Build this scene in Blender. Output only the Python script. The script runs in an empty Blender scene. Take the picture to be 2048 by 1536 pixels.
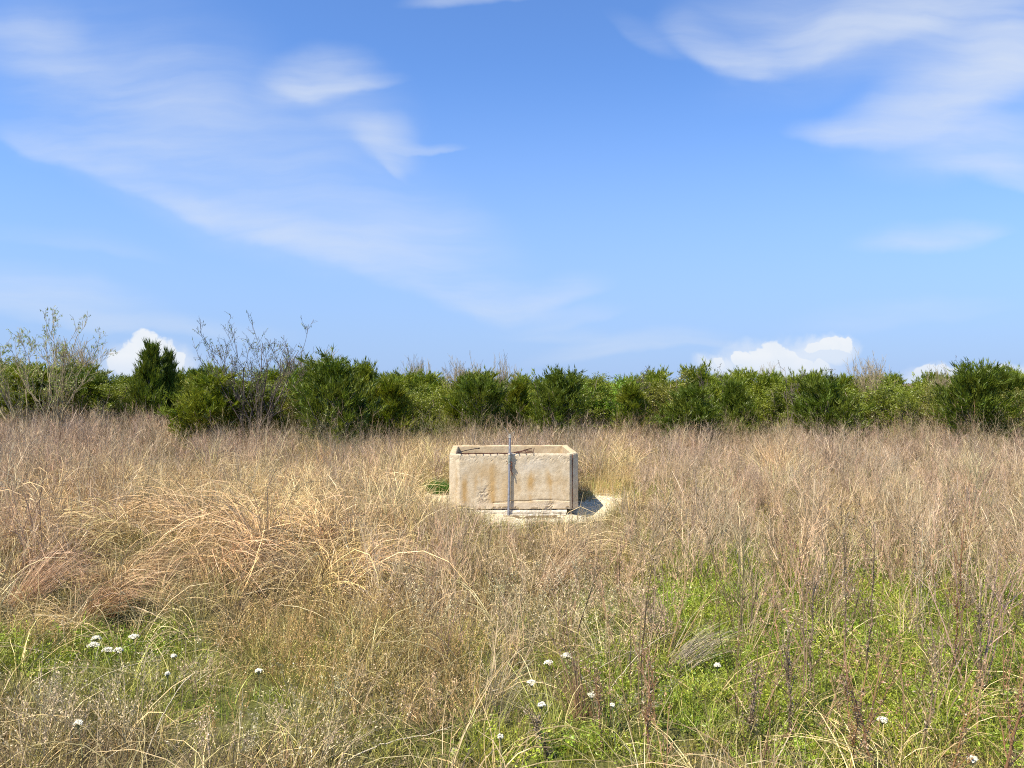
import bpy, math
import numpy as np

# ------------------------------------------------------------------ camera, light, exposure
scene = bpy.context.scene
COL = scene.collection
EYE = 2.1          # camera height above the field, metres
FPX = 1538.0       # focal length in pixels of the 2048 px wide photograph
HORIZON = 765.0    # its horizon row

cam_data = bpy.data.cameras.new("camera")
cam_data.sensor_width = 36.0
cam_data.lens = FPX / 2048.0 * 36.0
cam_data.clip_start = 0.05
cam_data.clip_end = 6000.0
cam_data.shift_y = -(768.0 - HORIZON) / 2048.0
cam = bpy.data.objects.new("camera", cam_data)
COL.objects.link(cam)
cam.location = (0, 0, EYE)
cam.rotation_euler = (math.pi / 2, 0, 0)
scene.camera = cam

SUN_DIR = np.array([-0.50, -0.45, 0.97]); SUN_DIR /= np.linalg.norm(SUN_DIR)
sun_data = bpy.data.lights.new("sun", 'SUN')
sun_data.energy = 5.0
sun_data.angle = math.radians(0.5)
sun_data.color = (1.0, 0.915, 0.755)
sun = bpy.data.objects.new("sun", sun_data)
COL.objects.link(sun)
from mathutils import Vector
sun.rotation_euler = Vector((SUN_DIR[0], SUN_DIR[1], SUN_DIR[2])).to_track_quat('Z', 'Y').to_euler()

vs = scene.view_settings
vs.view_transform = 'Standard'; vs.look = 'None'; vs.exposure = 0.64; vs.gamma = 1.0
vs.use_curve_mapping = False
scene.cycles.max_bounces = 6
scene.cycles.diffuse_bounces = 2
scene.cycles.transmission_bounces = 3
scene.cycles.glossy_bounces = 2
scene.cycles.use_denoising = False
scene.cycles.filter_width = 1.05
scene.render.filter_size = 1.05

world = bpy.data.worlds.new("World"); scene.world = world
world.use_nodes = True
wt = world.node_tree; wt.nodes.clear()

def W(t, **kw):
    n = wt.nodes.new(t)
    for k, v in kw.items(): setattr(n, k, v)
    return n
def wl(a, b): wt.links.new(a, b)
def wmath(op, a, b=None, clamp=False):
    n = W('ShaderNodeMath', operation=op); n.use_clamp = clamp
    for i, v in enumerate((a, b)):
        if v is None: continue
        if isinstance(v, (int, float)): n.inputs[i].default_value = v
        else: wl(v, n.inputs[i])
    return n.outputs[0]
def wvec(op, a, b=None):
    n = W('ShaderNodeVectorMath', operation=op)
    for i, v in enumerate((a, b)):
        if v is None: continue
        if isinstance(v, (tuple, list)): n.inputs[i].default_value = v
        else: wl(v, n.inputs[i])
    return n.outputs[1] if op == 'LENGTH' else n.outputs[0]

def build_world():
    sky = W('ShaderNodeTexSky'); sky.sky_type = 'NISHITA'; sky.sun_disc = False
    sky.sun_elevation = math.asin(SUN_DIR[2])
    sky.sun_rotation = math.atan2(SUN_DIR[0], SUN_DIR[1])
    sky.altitude = 200; sky.air_density = 1.0; sky.dust_density = 0.35; sky.ozone_density = 2.2
    tc = W('ShaderNodeTexCoord')
    sep = W('ShaderNodeSeparateXYZ'); wl(tc.outputs['Generated'], sep.inputs[0])
    y = wmath('MAXIMUM', sep.outputs[1], 0.05)
    u = wmath('DIVIDE', sep.outputs[0], y); v = wmath('DIVIDE', sep.outputs[2], y)
    cmb = W('ShaderNodeCombineXYZ'); wl(u, cmb.inputs[0]); wl(v, cmb.inputs[1])
    uv = cmb.outputs[0]
    def warp(vec, scale, amt, detail=4):
        n = W('ShaderNodeTexNoise'); n.inputs['Scale'].default_value = scale; n.inputs['Detail'].default_value = detail
        wl(vec, n.inputs['Vector'])
        d = wvec('SUBTRACT', n.outputs['Color'], (0.5, 0.5, 0.5))
        s = W('ShaderNodeVectorMath', operation='SCALE'); wl(d, s.inputs[0]); s.inputs['Scale'].default_value = amt
        return wvec('ADD', vec, s.outputs[0])
    uvw = warp(warp(uv, 2.5, 0.07, 2), 8.0, 0.040, 6)
    uvc = warp(warp(uv, 18.0, 0.030, 2), 60.0, 0.022, 6)
    def madd(a, b, c):
        n = W('ShaderNodeMath', operation='MULTIPLY_ADD')
        for k, v_ in enumerate((a, b, c)):
            if isinstance(v_, (int, float)): n.inputs[k].default_value = v_
            else: wl(v_, n.inputs[k])
        return n.outputs[0]
    def local(vec, px, py, rx, ry, ang):
        """coordinates in an ellipse's own frame, all in plain numbers"""
        cx, cy = (px - 1024) / FPX, (HORIZON - py) / FPX; c, s_ = math.cos(math.radians(ang)), math.sin(math.radians(ang))
        rx /= FPX; ry /= FPX; out = []
        for ax in ((c / rx, s_ / rx), (-s_ / ry, c / ry)):
            n = W('ShaderNodeVectorMath', operation='DOT_PRODUCT'); wl(vec, n.inputs[0]); n.inputs[1].default_value = (ax[0], ax[1], 0)
            out.append(wmath('SUBTRACT', n.outputs['Value'], ax[0] * cx + ax[1] * cy))
        return out
    def blob(px, py, rx, ry, ang, wgt):
        """cirrus puff: crisp lower edge, feathered upper one"""
        x, y_ = local(uvw, px, py, rx, ry * 1.2, ang)
        y_ = wmath('MAXIMUM', wmath('MULTIPLY', y_, .72), wmath('MULTIPLY', y_, -1.7))
        r2 = madd(y_, y_, wmath('MULTIPLY', x, x))
        k = wmath('SUBTRACT', 1.0, r2, True)
        return wmath('MULTIPLY', wmath('MULTIPLY', k, k), wgt * 1.1)
    def total(specs):      # each puff is added as soon as it is made
        acc = None
        for b in specs:
            q = blob(*b); acc = q if acc is None else wmath('ADD', acc, q)
        return acc
    left = [(80, 285, 150, 30, -20, .34), (250, 350, 170, 34, -24, .30), (420, 425, 180, 38, -24, .32), (600, 488, 180, 42, -22, .38),
            (760, 540, 160, 46, -22, .46), (900, 590, 150, 50, -22, .56), (1010, 615, 130, 46, -5, .56), (1120, 595, 120, 34, 12, .40),
            (480, 380, 520, 190, -22, .30), (850, 500, 280, 100, -24, .28), (200, 260, 360, 140, -14, .24), (250, 160, 420, 150, -10, .12),
            (640, 180, 150, 62, 8, .60), (730, 180, 100, 18, 8, .30), (590, 190, 90, 26, -18, .25), (765, 300, 90, 52, -25, .46), (850, 300, 90, 12, 4, .34), (780, 335, 50, 14, -35, .25), (700, 240, 180, 90, -35, .16),
            (50, 100, 180, 80, -8, .30), (60, 605, 360, 60, -6, .34), (330, 655, 340, 26, -4, .30), (130, 480, 260, 26, -8, .14),
            (950, 6, 170, 30, 3, .55), (1150, 640, 120, 20, 8, .20)]
    right = [(1400, 105, 120, 46, -42, .42), (1480, 140, 110, 46, -10, .58), (1600, 115, 180, 58, 14, .46), (1760, 70, 230, 72, 20, .42),
             (1950, 15, 260, 80, 18, .42), (1560, 50, 300, 80, 6, .26), (1760, 90, 420, 150, 18, .24), (1960, 260, 300, 150, 14, .28), (1500, 150, 60, 30, -5, .2), (1690, 285, 130, 32, -8, .34), (1800, 262, 180, 60, 12, .42),
             (1930, 195, 240, 95, 28, .56), (2050, 130, 200, 90, 30, .56), (1970, 315, 190, 66, -2, .56), (2030, 372, 120, 34, -12, .34),
             (1860, 485, 190, 34, 3, .42), (1960, 470, 90, 20, -8, .2), (1300, 80, 120, 30, -30, .16), (1250, 700, 260, 26, 6, .38),
             (1090, 668, 160, 22, -6, .25), (1800, 640, 300, 34, 3, .16), (1420, 690, 160, 10, 2, .2)]
    def streak(ang, sx, sy, seed):
        m = W('ShaderNodeMapping'); m.inputs['Location'].default_value = (seed, seed * .7, 0)
        m.inputs['Rotation'].default_value = (0, 0, math.radians(-ang)); m.inputs['Scale'].default_value = (sx, sy, 1)
        wl(uvw, m.inputs['Vector'])
        n = W('ShaderNodeTexNoise'); n.inputs['Scale'].default_value = 1.0; n.inputs['Detail'].default_value = 7
        n.inputs['Roughness'].default_value = 0.55
        wl(m.outputs[0], n.inputs['Vector'])
        r = W('ShaderNodeMapRange'); wl(n.outputs[0], r.inputs['Value'])
        r.inputs['From Min'].default_value = .30; r.inputs['From Max'].default_value = .70
        r.inputs['To Min'].default_value = .22; r.inputs['To Max'].default_value = 1.5
        return r.outputs[0]
    def fibres(t, ang, seed):
        a = wmath('MULTIPLY', t, streak(ang, 2.4, 12, seed))
        return wmath('MULTIPLY', a, wmath('ADD', .60, wmath('MULTIPLY', streak(ang + 7, 5, 46, seed + 4), .42)))
    fl = fibres(total(left), -23, 3.1)
    fr = fibres(total(right), 22, 8.3)
    cir = wmath('ADD', fl, fr)
    cir = wmath('MULTIPLY', wmath('DIVIDE', cir, wmath('ADD', cir, 1.0)), 1.32)   # soft shoulder: thick cirrus never goes flat
    # faint horizon haze over everything low down
    hz = W('ShaderNodeMapRange'); hz.interpolation_type = 'SMOOTHSTEP'; wl(v, hz.inputs['Value'])
    hz.inputs['From Min'].default_value = -0.02; hz.inputs['From Max'].default_value = 0.43
    hz.inputs['To Min'].default_value = 0.90; hz.inputs['To Max'].default_value = 0.0
    # cumulus heads over the tree line
    cum = [(292, 692, 30, 28, 0, 1), (268, 708, 34, 26, 0, 1), (330, 704, 26, 24, 0, 1), (350, 722, 28, 22, 0, 1), (240, 724, 34, 22, 0, 1), (300, 735, 80, 36, 0, 1),
           (1546, 698, 30, 26, 0, 1), (1522, 712, 30, 24, 0, 1), (1490, 718, 26, 20, 0, 1), (1572, 716, 38, 30, 0, 1), (1540, 740, 70, 32, 0, 1), (1600, 736, 40, 30, 0, 1),
           (1645, 738, 26, 22, 0, 1), (1440, 726, 18, 13, 0, 1), (1664, 684, 30, 16, 0, 1), (1686, 690, 22, 18, 0, 1), (1635, 692, 26, 13, 0, 1),
           (1850, 748, 30, 20, 0, 1), (1880, 746, 28, 16, 0, 1), (1906, 750, 26, 20, 0, 1), (2008, 750, 26, 18, 0, 1), (2035, 756, 30, 18, 0, 1),
           (-150, 715, 90, 40, 0, 1), (2280, 715, 90, 40, 0, 1)]
    cumthin = [(300, 728, 120, 50, 0, 1), (1560, 730, 150, 60, 0, 1), (1650, 700, 80, 40, 0, 1), (1440, 735, 60, 30, 0, 1), (1880, 756, 90, 32, 0, 1), (2020, 758, 80, 30, 0, 1)]
    def umax(specs):
        acc = None
        for b in specs:
            q = ball(*b); acc = q if acc is None else wmath('MAXIMUM', acc, q)
        return acc
    def ball(px, py, rx, ry, ang, wgt):
        x, y_ = local(uvc, px, py, rx, ry, ang)
        return wmath('SUBTRACT', 1.0, wmath('SQRT', madd(y_, y_, wmath('MULTIPLY', x, x))))
    cs = umax(cum)
    cr = W('ShaderNodeMapRange'); cr.interpolation_type = 'SMOOTHSTEP'; wl(cs, cr.inputs['Value'])
    cr.inputs['From Min'].default_value = -.06; cr.inputs['From Max'].default_value = .26
    thin = umax(cumthin)
    ct = W('ShaderNodeMapRange'); ct.interpolation_type = 'SMOOTHSTEP'; wl(thin, ct.inputs['Value'])
    ct.inputs['From Min'].default_value = -.1; ct.inputs['From Max'].default_value = .6; ct.inputs['To Max'].default_value = .72
    low = W('ShaderNodeMapRange'); wl(v, low.inputs['Value'])
    low.inputs['From Min'].default_value = .0; low.inputs['From Max'].default_value = .035; low.inputs['To Min'].default_value = .62
    cmask = wmath('MAXIMUM', wmath('MULTIPLY', cr.outputs[0], low.outputs[0]), ct.outputs[0])
    # blue of the clear sky
    tint = W('ShaderNodeMix', data_type='RGBA', blend_type='MULTIPLY'); tint.inputs[0].default_value = 1.0
    wl(sky.outputs[0], tint.inputs[6]); tint.inputs[7].default_value = (.78, 1.06, 1.46, 1)
    m1 = W('ShaderNodeMix', data_type='RGBA'); m1.clamp_factor = True
    hm = W('ShaderNodeMix', data_type='RGBA'); hm.clamp_factor = True
    wl(hz.outputs[0], hm.inputs[0]); wl(tint.outputs[2], hm.inputs[6]); hm.inputs[7].default_value = (2.4, 3.42, 5.65, 1)
    wl(cir, m1.inputs[0]); wl(hm.outputs[2], m1.inputs[6]); m1.inputs[7].default_value = (4.7, 5.2, 6.0, 1)
    nb = W('ShaderNodeTexNoise'); nb.inputs['Scale'].default_value = 22; nb.inputs['Detail'].default_value = 4; wl(uvc, nb.inputs['Vector'])
    cc = W('ShaderNodeMix', data_type='RGBA'); wl(nb.outputs[0], cc.inputs[0])
    cc.inputs[6].default_value = (5.0, 5.5, 6.1, 1); cc.inputs[7].default_value = (6.4, 6.4, 6.4, 1)
    m2 = W('ShaderNodeMix', data_type='RGBA'); m2.clamp_factor = True
    wl(wmath('MULTIPLY', cmask, .93), m2.inputs[0]); wl(m1.outputs[2], m2.inputs[6]); wl(cc.outputs[2], m2.inputs[7])
    bg = W('ShaderNodeBackground'); bg.inputs['Strength'].default_value = 0.098
    wl(m2.outputs[2], bg.inputs['Color'])
    out = W('ShaderNodeOutputWorld'); wl(bg.outputs[0], out.inputs[0])
build_world()

# ------------------------------------------------------------------ helpers
RNG = np.random.default_rng(7)
UP = np.array([0., 0., 1.])

def nrm(a): return a / np.maximum(np.linalg.norm(a, axis=-1, keepdims=True), 1e-9)
def rvec(rng, n): return nrm(rng.normal(size=(n, 3)))

def tag(o, label=None, cat=None, group=None, kind=None):
    if label: o["label"] = label
    if cat: o["category"] = cat
    if group: o["group"] = group
    if kind: o["kind"] = kind
    return o

def raw_mesh(name, verts, faces, mat=None, smooth=False, attrs=None):
    """faces: list of integer arrays (n,3) or (n,4)"""
    me = bpy.data.meshes.new(name)
    verts = np.asarray(verts, dtype=np.float32)
    faces = [np.asarray(f, dtype=np.int32) for f in faces if len(f)]
    me.vertices.add(len(verts)); me.vertices.foreach_set("co", verts.ravel())
    if faces:
        loops = np.concatenate([f.ravel() for f in faces])
        tot = np.concatenate([np.full(len(f), f.shape[1], dtype=np.int32) for f in faces])
        start = np.concatenate([[0], np.cumsum(tot)[:-1]]).astype(np.int32)
        me.loops.add(len(loops)); me.loops.foreach_set("vertex_index", loops)
        me.polygons.add(len(tot)); me.polygons.foreach_set("loop_start", start)
        me.polygons.foreach_set("loop_total", tot)
        me.polygons.foreach_set("use_smooth", np.full(len(tot), smooth))
    if attrs:
        for k, (typ, data) in attrs.items():
            a = me.attributes.new(k, typ, 'POINT')
            data = np.asarray(data)
            if typ == 'FLOAT': a.data.foreach_set("value", data.astype(np.float32).ravel())
            elif typ == 'INT': a.data.foreach_set("value", data.astype(np.int32).ravel())
            elif typ == 'FLOAT_VECTOR': a.data.foreach_set("vector", data.astype(np.float32).ravel())
            elif typ == 'FLOAT_COLOR':
                c = np.ones((len(data), 4), np.float32); c[:, :3] = data; a.data.foreach_set("color", c.ravel())
    me.update(calc_edges=True)
    if mat: me.materials.append(mat)
    return me

def obj(name, me, parent=None, loc=(0, 0, 0)):
    o = bpy.data.objects.new(name, me); COL.objects.link(o)
    o.location = loc
    if parent: o.parent = parent
    return o

def empty(name, loc=(0, 0, 0), rz=0.0):
    o = bpy.data.objects.new(name, None); COL.objects.link(o)
    o.empty_display_size = 0.2
    o.location = loc; o.rotation_euler = (0, 0, rz)
    return o

class Geo:
    """collects vertices and faces"""
    def __init__(s): s.v = []; s.f3 = []; s.f4 = []; s.n = 0; s.c = []
    def add(s, v, f, c=None):
        v = np.asarray(v, float).reshape(-1, 3); f = np.asarray(f, dtype=np.int64)
        (s.f3 if f.shape[1] == 3 else s.f4).append(f + s.n)
        s.v.append(v); s.n += len(v)
        if c is None: c = np.ones(len(v))
        s.c.append(np.broadcast_to(np.asarray(c, float), (len(v),)))
    def mesh(s, name, mat=None, smooth=False, extra=None):
        v = np.concatenate(s.v)
        fs = []
        if s.f3: fs.append(np.concatenate(s.f3))
        if s.f4: fs.append(np.concatenate(s.f4))
        at = {"tone": ('FLOAT', np.concatenate(s.c))}
        if extra: at.update(extra)
        return raw_mesh(name, v, fs, mat, smooth, at)
    # flat tapering ribbons: P (N,K,3), half widths (N,K)
    def ribbons(s, P, w, rng, c=1.0, side=None):
        N, K, _ = P.shape
        T = nrm(P[:, -1] - P[:, 0])
        if side is None: side = nrm(np.cross(T, rvec(rng, N)))
        S = side[:, None, :] * w[:, :, None]
        V = np.stack([P - S, P + S], axis=2).reshape(N, K * 2, 3)
        base = (np.arange(N) * K * 2)[:, None]
        k = np.arange(K - 1)[None, :] * 2
        F = np.stack([base + k, base + k + 1, base + k + 3, base + k + 2], axis=-1).reshape(-1, 4)
        c = np.repeat(np.broadcast_to(np.asarray(c, float), (N,)), K * 2)
        s.add(V.reshape(-1, 3), F, c)
    # round tubes: P (N,K,3), radii (N,K)
    def tubes(s, P, r, sides=4, c=1.0):
        N, K, _ = P.shape
        T = np.gradient(P, axis=1); T = nrm(T)
        ref = np.where(np.abs(T[:, :1, 2:3]) > .9, np.array([1., 0, 0]), UP)
        A = nrm(np.cross(T, np.broadcast_to(ref, T.shape))); B = np.cross(T, A)
        th = np.linspace(0, 2 * np.pi, sides, endpoint=False)
        ring = A[:, :, None, :] * np.cos(th)[None, None, :, None] + B[:, :, None, :] * np.sin(th)[None, None, :, None]
        V = P[:, :, None, :] + ring * r[:, :, None, None]
        idx = np.arange(N * K * sides).reshape(N, K, sides)
        a = idx[:, :-1]; b = idx[:, 1:]
        F = np.stack([a, np.roll(a, -1, 2), np.roll(b, -1, 2), b], axis=-1).reshape(-1, 4)
        c = np.repeat(np.broadcast_to(np.asarray(c, float), (N,)), K * sides)
        s.add(V.reshape(-1, 3), F, c)
        if sides >= 4:
            caps = []
            for e in (0, K - 1):
                q = idx[:, e, :]
                for j in range(1, sides - 1):
                    caps.append(np.stack([q[:, 0], q[:, j], q[:, j + 1]], axis=-1))
            f = np.concatenate(caps); s.f3.append(f + (s.n - N * K * sides))
    # small leaves: centres C, directions D, lengths, widths
    def leaves(s, C, D, L, Wd, rng, c=1.0, diamond=False):
        N = len(C)
        D = nrm(D); S = nrm(np.cross(D, rvec(rng, N)))
        L = np.broadcast_to(L, (N,))[:, None]; Wd = np.broadcast_to(Wd, (N,))[:, None]
        c = np.broadcast_to(np.asarray(c, float), (N,))
        if diamond:
            V = np.stack([C, C + D * L * .5 + S * Wd * .5, C + D * L, C + D * L * .5 - S * Wd * .5], axis=1)
            F = np.arange(N * 4).reshape(N, 4); s.add(V.reshape(-1, 3), F, np.repeat(c, 4))
        else:
            V = np.stack([C - S * Wd * .5, C + S * Wd * .5, C + D * L], axis=1)
            F = np.arange(N * 3).reshape(N, 3); s.add(V.reshape(-1, 3), F, np.repeat(c, 3))
    def box(s, cx, cy, cz, sx, sy, sz, c=1.0):
        v = np.array([[x, y, z] for x in (-.5, .5) for y in (-.5, .5) for z in (-.5, .5)]) * [sx, sy, sz] + [cx, cy, cz]
        f = [[0, 1, 3, 2], [4, 6, 7, 5], [0, 4, 5, 1], [2, 3, 7, 6], [0, 2, 6, 4], [1, 5, 7, 3]]
        s.add(v, f, c)

def polys(base, dirs, L, K, rng, bend_up=0.0, droop=0.0, wob=0.08):
    """polylines starting at base going along dirs, length L, gradually bent"""
    N = len(base); P = np.zeros((N, K, 3)); P[:, 0] = base
    d = nrm(dirs.copy()); step = (np.broadcast_to(L, (N,)) / (K - 1))[:, None]
    for k in range(1, K):
        P[:, k] = P[:, k - 1] + d * step
        d = nrm(d + UP * (bend_up - droop * k / K) + rng.normal(size=(N, 3)) * wob)
    return P

def grow(par, prad, n, rng, t0, t1, L, ang, K=4, bend_up=0.1, droop=0.0, wob=.1, rk=.6, up=0.0):
    """children of polylines par (N,K,3): n each"""
    N, KP, _ = par.shape
    pi = np.repeat(np.arange(N), n)
    t = rng.uniform(t0, t1, N * n) * (KP - 1)
    i = np.minimum(t.astype(int), KP - 2); f = (t - i)[:, None]
    b = par[pi, i] * (1 - f) + par[pi, i + 1] * f
    T = nrm(par[pi, i + 1] - par[pi, i])
    S = nrm(np.cross(T, rvec(rng, len(pi))))
    a = np.radians(rng.normal(ang, ang * .25, len(pi)))[:, None]
    d = nrm(T * np.cos(a) + S * np.sin(a) + UP * up)
    if callable(L): LL = L(t / (KP - 1), pi)
    else: LL = rng.uniform(.6, 1.15, len(pi)) * L
    P = polys(b, d, LL, K, rng, bend_up, droop, wob)
    r0 = (prad[pi, i] * (1 - f[:, 0]) + prad[pi, i + 1] * f[:, 0]) * rk
    R = r0[:, None] * np.linspace(1, .35, K)[None]
    return P, R

def hash2(ix, iy, seed):
    h = (ix.astype(np.int64) * 374761393 + iy.astype(np.int64) * 668265263 + seed * 974634777) & 0x7fffffff
    h = (h ^ (h >> 13)) * 1274126177 & 0x7fffffff
    return ((h ^ (h >> 16)) & 0xffff) / 65535.0
def vnoise(x, y, s=1.0, seed=0, octaves=3):
    x = np.asarray(x, float) * s; y = np.asarray(y, float) * s
    out = np.zeros(np.broadcast(x, y).shape); amp = 1.0; tot = 0
    for o in range(octaves):
        ix = np.floor(x); iy = np.floor(y); fx = x - ix; fy = y - iy
        fx = fx * fx * (3 - 2 * fx); fy = fy * fy * (3 - 2 * fy)
        a = hash2(ix, iy, seed + o); b = hash2(ix + 1, iy, seed + o); c = hash2(ix, iy + 1, seed + o); d = hash2(ix + 1, iy + 1, seed + o)
        out += amp * ((a * (1 - fx) + b * fx) * (1 - fy) + (c * (1 - fx) + d * fx) * fy); tot += amp
        amp *= .5; x = x * 2.03; y = y * 2.03
    return out / tot

def ss(x, a, b): t = np.clip((x - a) / (b - a), 0, 1); return t * t * (3 - 2 * t)
# ------------------------------------------------------------------ terrain
def gauss(x, y, cx, cy, rx, ry): return np.exp(-((x - cx) / rx) ** 2 - ((y - cy) / ry) ** 2)
TX, TY, TROT = 0.034, 12.5, math.radians(2.3)      # middle of the tank's front wall, its turn
def ground_z(x, y):
    x = np.asarray(x, float); y = np.asarray(y, float)
    z = (vnoise(x, y, .35, 5, 3) - .5) * .16 + (vnoise(x, y, 1.7, 9, 2) - .5) * .05
    mats = np.clip(gauss(x, y, -3.2, 9.6, 2.6, 2.6) + gauss(x, y, -3.4, 7.4, 1.6, 1.0), 0, 1)
    z += mats * (ss(vnoise(x, y, 1.5, 86, 2), .36, .62) - .4) * .30
    near = gauss(x, y, 0.1, 13.2, 2.2, 1.9)
    z = z * (1 - .85 * near)
    z += -.085 * gauss(x, y, .25, 12.25, 1.2, .55)                 # worn hollow in front of the tank
    z += .10 * gauss(x, y, -1.0, 12.2, .55, .45)
    z += -.16 * gauss(x, y, 1.35, 12.75, .28, .5)              # washed-out hole beside it
    z += .13 * gauss(x, y, 1.85, 12.9, .32, .6) + .10 * gauss(x, y, 1.6, 12.15, .35, .2)
    z += .12 * gauss(x, y, -1.75, 13.4, .5, .5)
    return z
def pix(px, py, z=0.0):
    """world point on the field seen at a pixel of the 2048 px photograph"""
    d = (EYE - z) * FPX / (py - HORIZON)
    x = (px - 1024) / FPX * d
    return np.array([x, d, z])
def to_pix(x, y, z=0.0):
    return 1024 + x / y * FPX, HORIZON + (EYE - z) / y * FPX

# ------------------------------------------------------------------ materials
def mat_new(name):
    m = bpy.data.materials.new(name); m.use_nodes = True
    nt = m.node_tree; nt.nodes.clear()
    out = nt.nodes.new('ShaderNodeOutputMaterial')
    return m, nt, out
def N(nt, t, **kw):
    n = nt.nodes.new(t)
    for k, v in kw.items(): setattr(n, k, v)
    return n
def noise(nt, vec, scale, detail=4, rough=.5):
    n = N(nt, 'ShaderNodeTexNoise'); n.inputs['Scale'].default_value = scale
    n.inputs['Detail'].default_value = detail; n.inputs['Roughness'].default_value = rough
    if vec is not None: nt.links.new(vec, n.inputs['Vector'])
    return n.outputs['Fac']
def ramp(nt, fac, stops, interp='LINEAR'):
    r = N(nt, 'ShaderNodeValToRGB'); nt.links.new(fac, r.inputs[0])
    cr = r.color_ramp; cr.interpolation = interp
    while len(cr.elements) < len(stops): cr.elements.new(.5)
    for e, (p, c) in zip(cr.elements, stops):
        e.position = p; e.color = (*c, 1) if len(c) == 3 else c
    return r.outputs[0]
def mixc(nt, fac, a, b, mode='MIX'):
    m = N(nt, 'ShaderNodeMix', data_type='RGBA', blend_type=mode); m.clamp_factor = True
    for i, v in ((0, fac), (6, a), (7, b)):
        if isinstance(v, (int, float)): m.inputs[i].default_value = v
        elif isinstance(v, tuple): m.inputs[i].default_value = (*v, 1)
        else: nt.links.new(v, m.inputs[i])
    return m.outputs[2]
def mth(nt, op, a, b=None, clamp=False):
    m = N(nt, 'ShaderNodeMath', operation=op); m.use_clamp = clamp
    for i, v in enumerate((a, b)):
        if v is None: continue
        if isinstance(v, (int, float)): m.inputs[i].default_value = v
        else: nt.links.new(v, m.inputs[i])
    return m.outputs[0]

def plant_mat(name, source, transl=.3, gloss=.0, hue_noise=None):
    """source: 'INSTANCER' tint attribute or 'OBJECT' colour; the mesh attribute tone varies it leaf by leaf"""
    m, nt, out = mat_new(name)
    if source == 'INSTANCER':
        a = N(nt, 'ShaderNodeAttribute'); a.attribute_type = 'INSTANCER'; a.attribute_name = 'tint'; col = a.outputs['Color']
    else:
        a = N(nt, 'ShaderNodeObjectInfo'); col = a.outputs['Color']
    t = N(nt, 'ShaderNodeAttribute'); t.attribute_type = 'GEOMETRY'; t.attribute_name = 'tone'
    sc = N(nt, 'ShaderNodeVectorMath', operation='SCALE'); nt.links.new(col, sc.inputs[0]); nt.links.new(t.outputs['Fac'], sc.inputs['Scale'])
    col = sc.outputs[0]
    if hue_noise:
        tc = N(nt, 'ShaderNodeTexCoord')
        f = noise(nt, tc.outputs['Object'], hue_noise[0], 3)
        f2 = ramp(nt, f, [(.38, (0, 0, 0)), (.62, (1, 1, 1))])
        col = mixc(nt, f2, col, mixc(nt, 1.0, col, hue_noise[1], 'MULTIPLY'))
    d = N(nt, 'ShaderNodeBsdfDiffuse'); nt.links.new(col, d.inputs['Color'])
    tr = N(nt, 'ShaderNodeBsdfTranslucent'); nt.links.new(col, tr.inputs['Color'])
    mx = N(nt, 'ShaderNodeMixShader'); mx.inputs[0].default_value = transl
    nt.links.new(d.outputs[0], mx.inputs[1]); nt.links.new(tr.outputs[0], mx.inputs[2])
    last = mx.outputs[0]
    if gloss > 0:
        g = N(nt, 'ShaderNodeBsdfGlossy'); g.inputs['Roughness'].default_value = .45
        g.inputs['Color'].default_value = (.8, .8, .75, 1)
        m2 = N(nt, 'ShaderNodeMixShader'); m2.inputs[0].default_value = gloss
        nt.links.new(last, m2.inputs[1]); nt.links.new(g.outputs[0], m2.inputs[2]); last = m2.outputs[0]
    nt.links.new(last, out.inputs[0])
    return m

def simple_mat(name, base, rough=.8, metal=0.0, var=None, scale=20, bump=0.0, spec=.3):
    m, nt, out = mat_new(name)
    p = N(nt, 'ShaderNodeBsdfPrincipled')
    p.inputs['Roughness'].default_value = rough; p.inputs['Metallic'].default_value = metal
    p.inputs['Specular IOR Level'].default_value = spec
    tc = N(nt, 'ShaderNodeTexCoord')
    f = noise(nt, tc.outputs['Object'], scale, 6, .6)
    if var: nt.links.new(ramp(nt, f, [(.35, base), (.65, var)]), p.inputs['Base Color'])
    else: p.inputs['Base Color'].default_value = (*base, 1)
    if bump:
        b = N(nt, 'ShaderNodeBump'); b.inputs['Strength'].default_value = bump; b.inputs['Distance'].default_value = .01
        nt.links.new(f, b.inputs['Height']); nt.links.new(b.outputs[0], p.inputs['Normal'])
    nt.links.new(p.outputs[0], out.inputs[0])
    return m

M_STRAW = plant_mat('dry_plant', 'INSTANCER', .10, .05)
M_GREEN = plant_mat('green_plant', 'INSTANCER', .28, .05)
M_CROWN = plant_mat('juniper_foliage', 'OBJECT', .34, .03, (1.3, (.66, .82, .6)))
M_LEAF = plant_mat('bush_foliage', 'OBJECT', .42, .05, (1.6, (.75, .85, .6)))
M_DRYTHING = plant_mat('dry_stalk', 'OBJECT', .15, .06)
M_TWIG = simple_mat('twig_bark', (.24, .18, .10), .85, 0, (.40, .33, .19), 6)
M_DARKTWIG = simple_mat('dark_twig_bark', (.07, .055, .045), .85, 0, (.17, .13, .10), 5)
M_BARK = simple_mat('bark', (.12, .09, .065), .9, 0, (.26, .21, .16), 14, .5)

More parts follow.
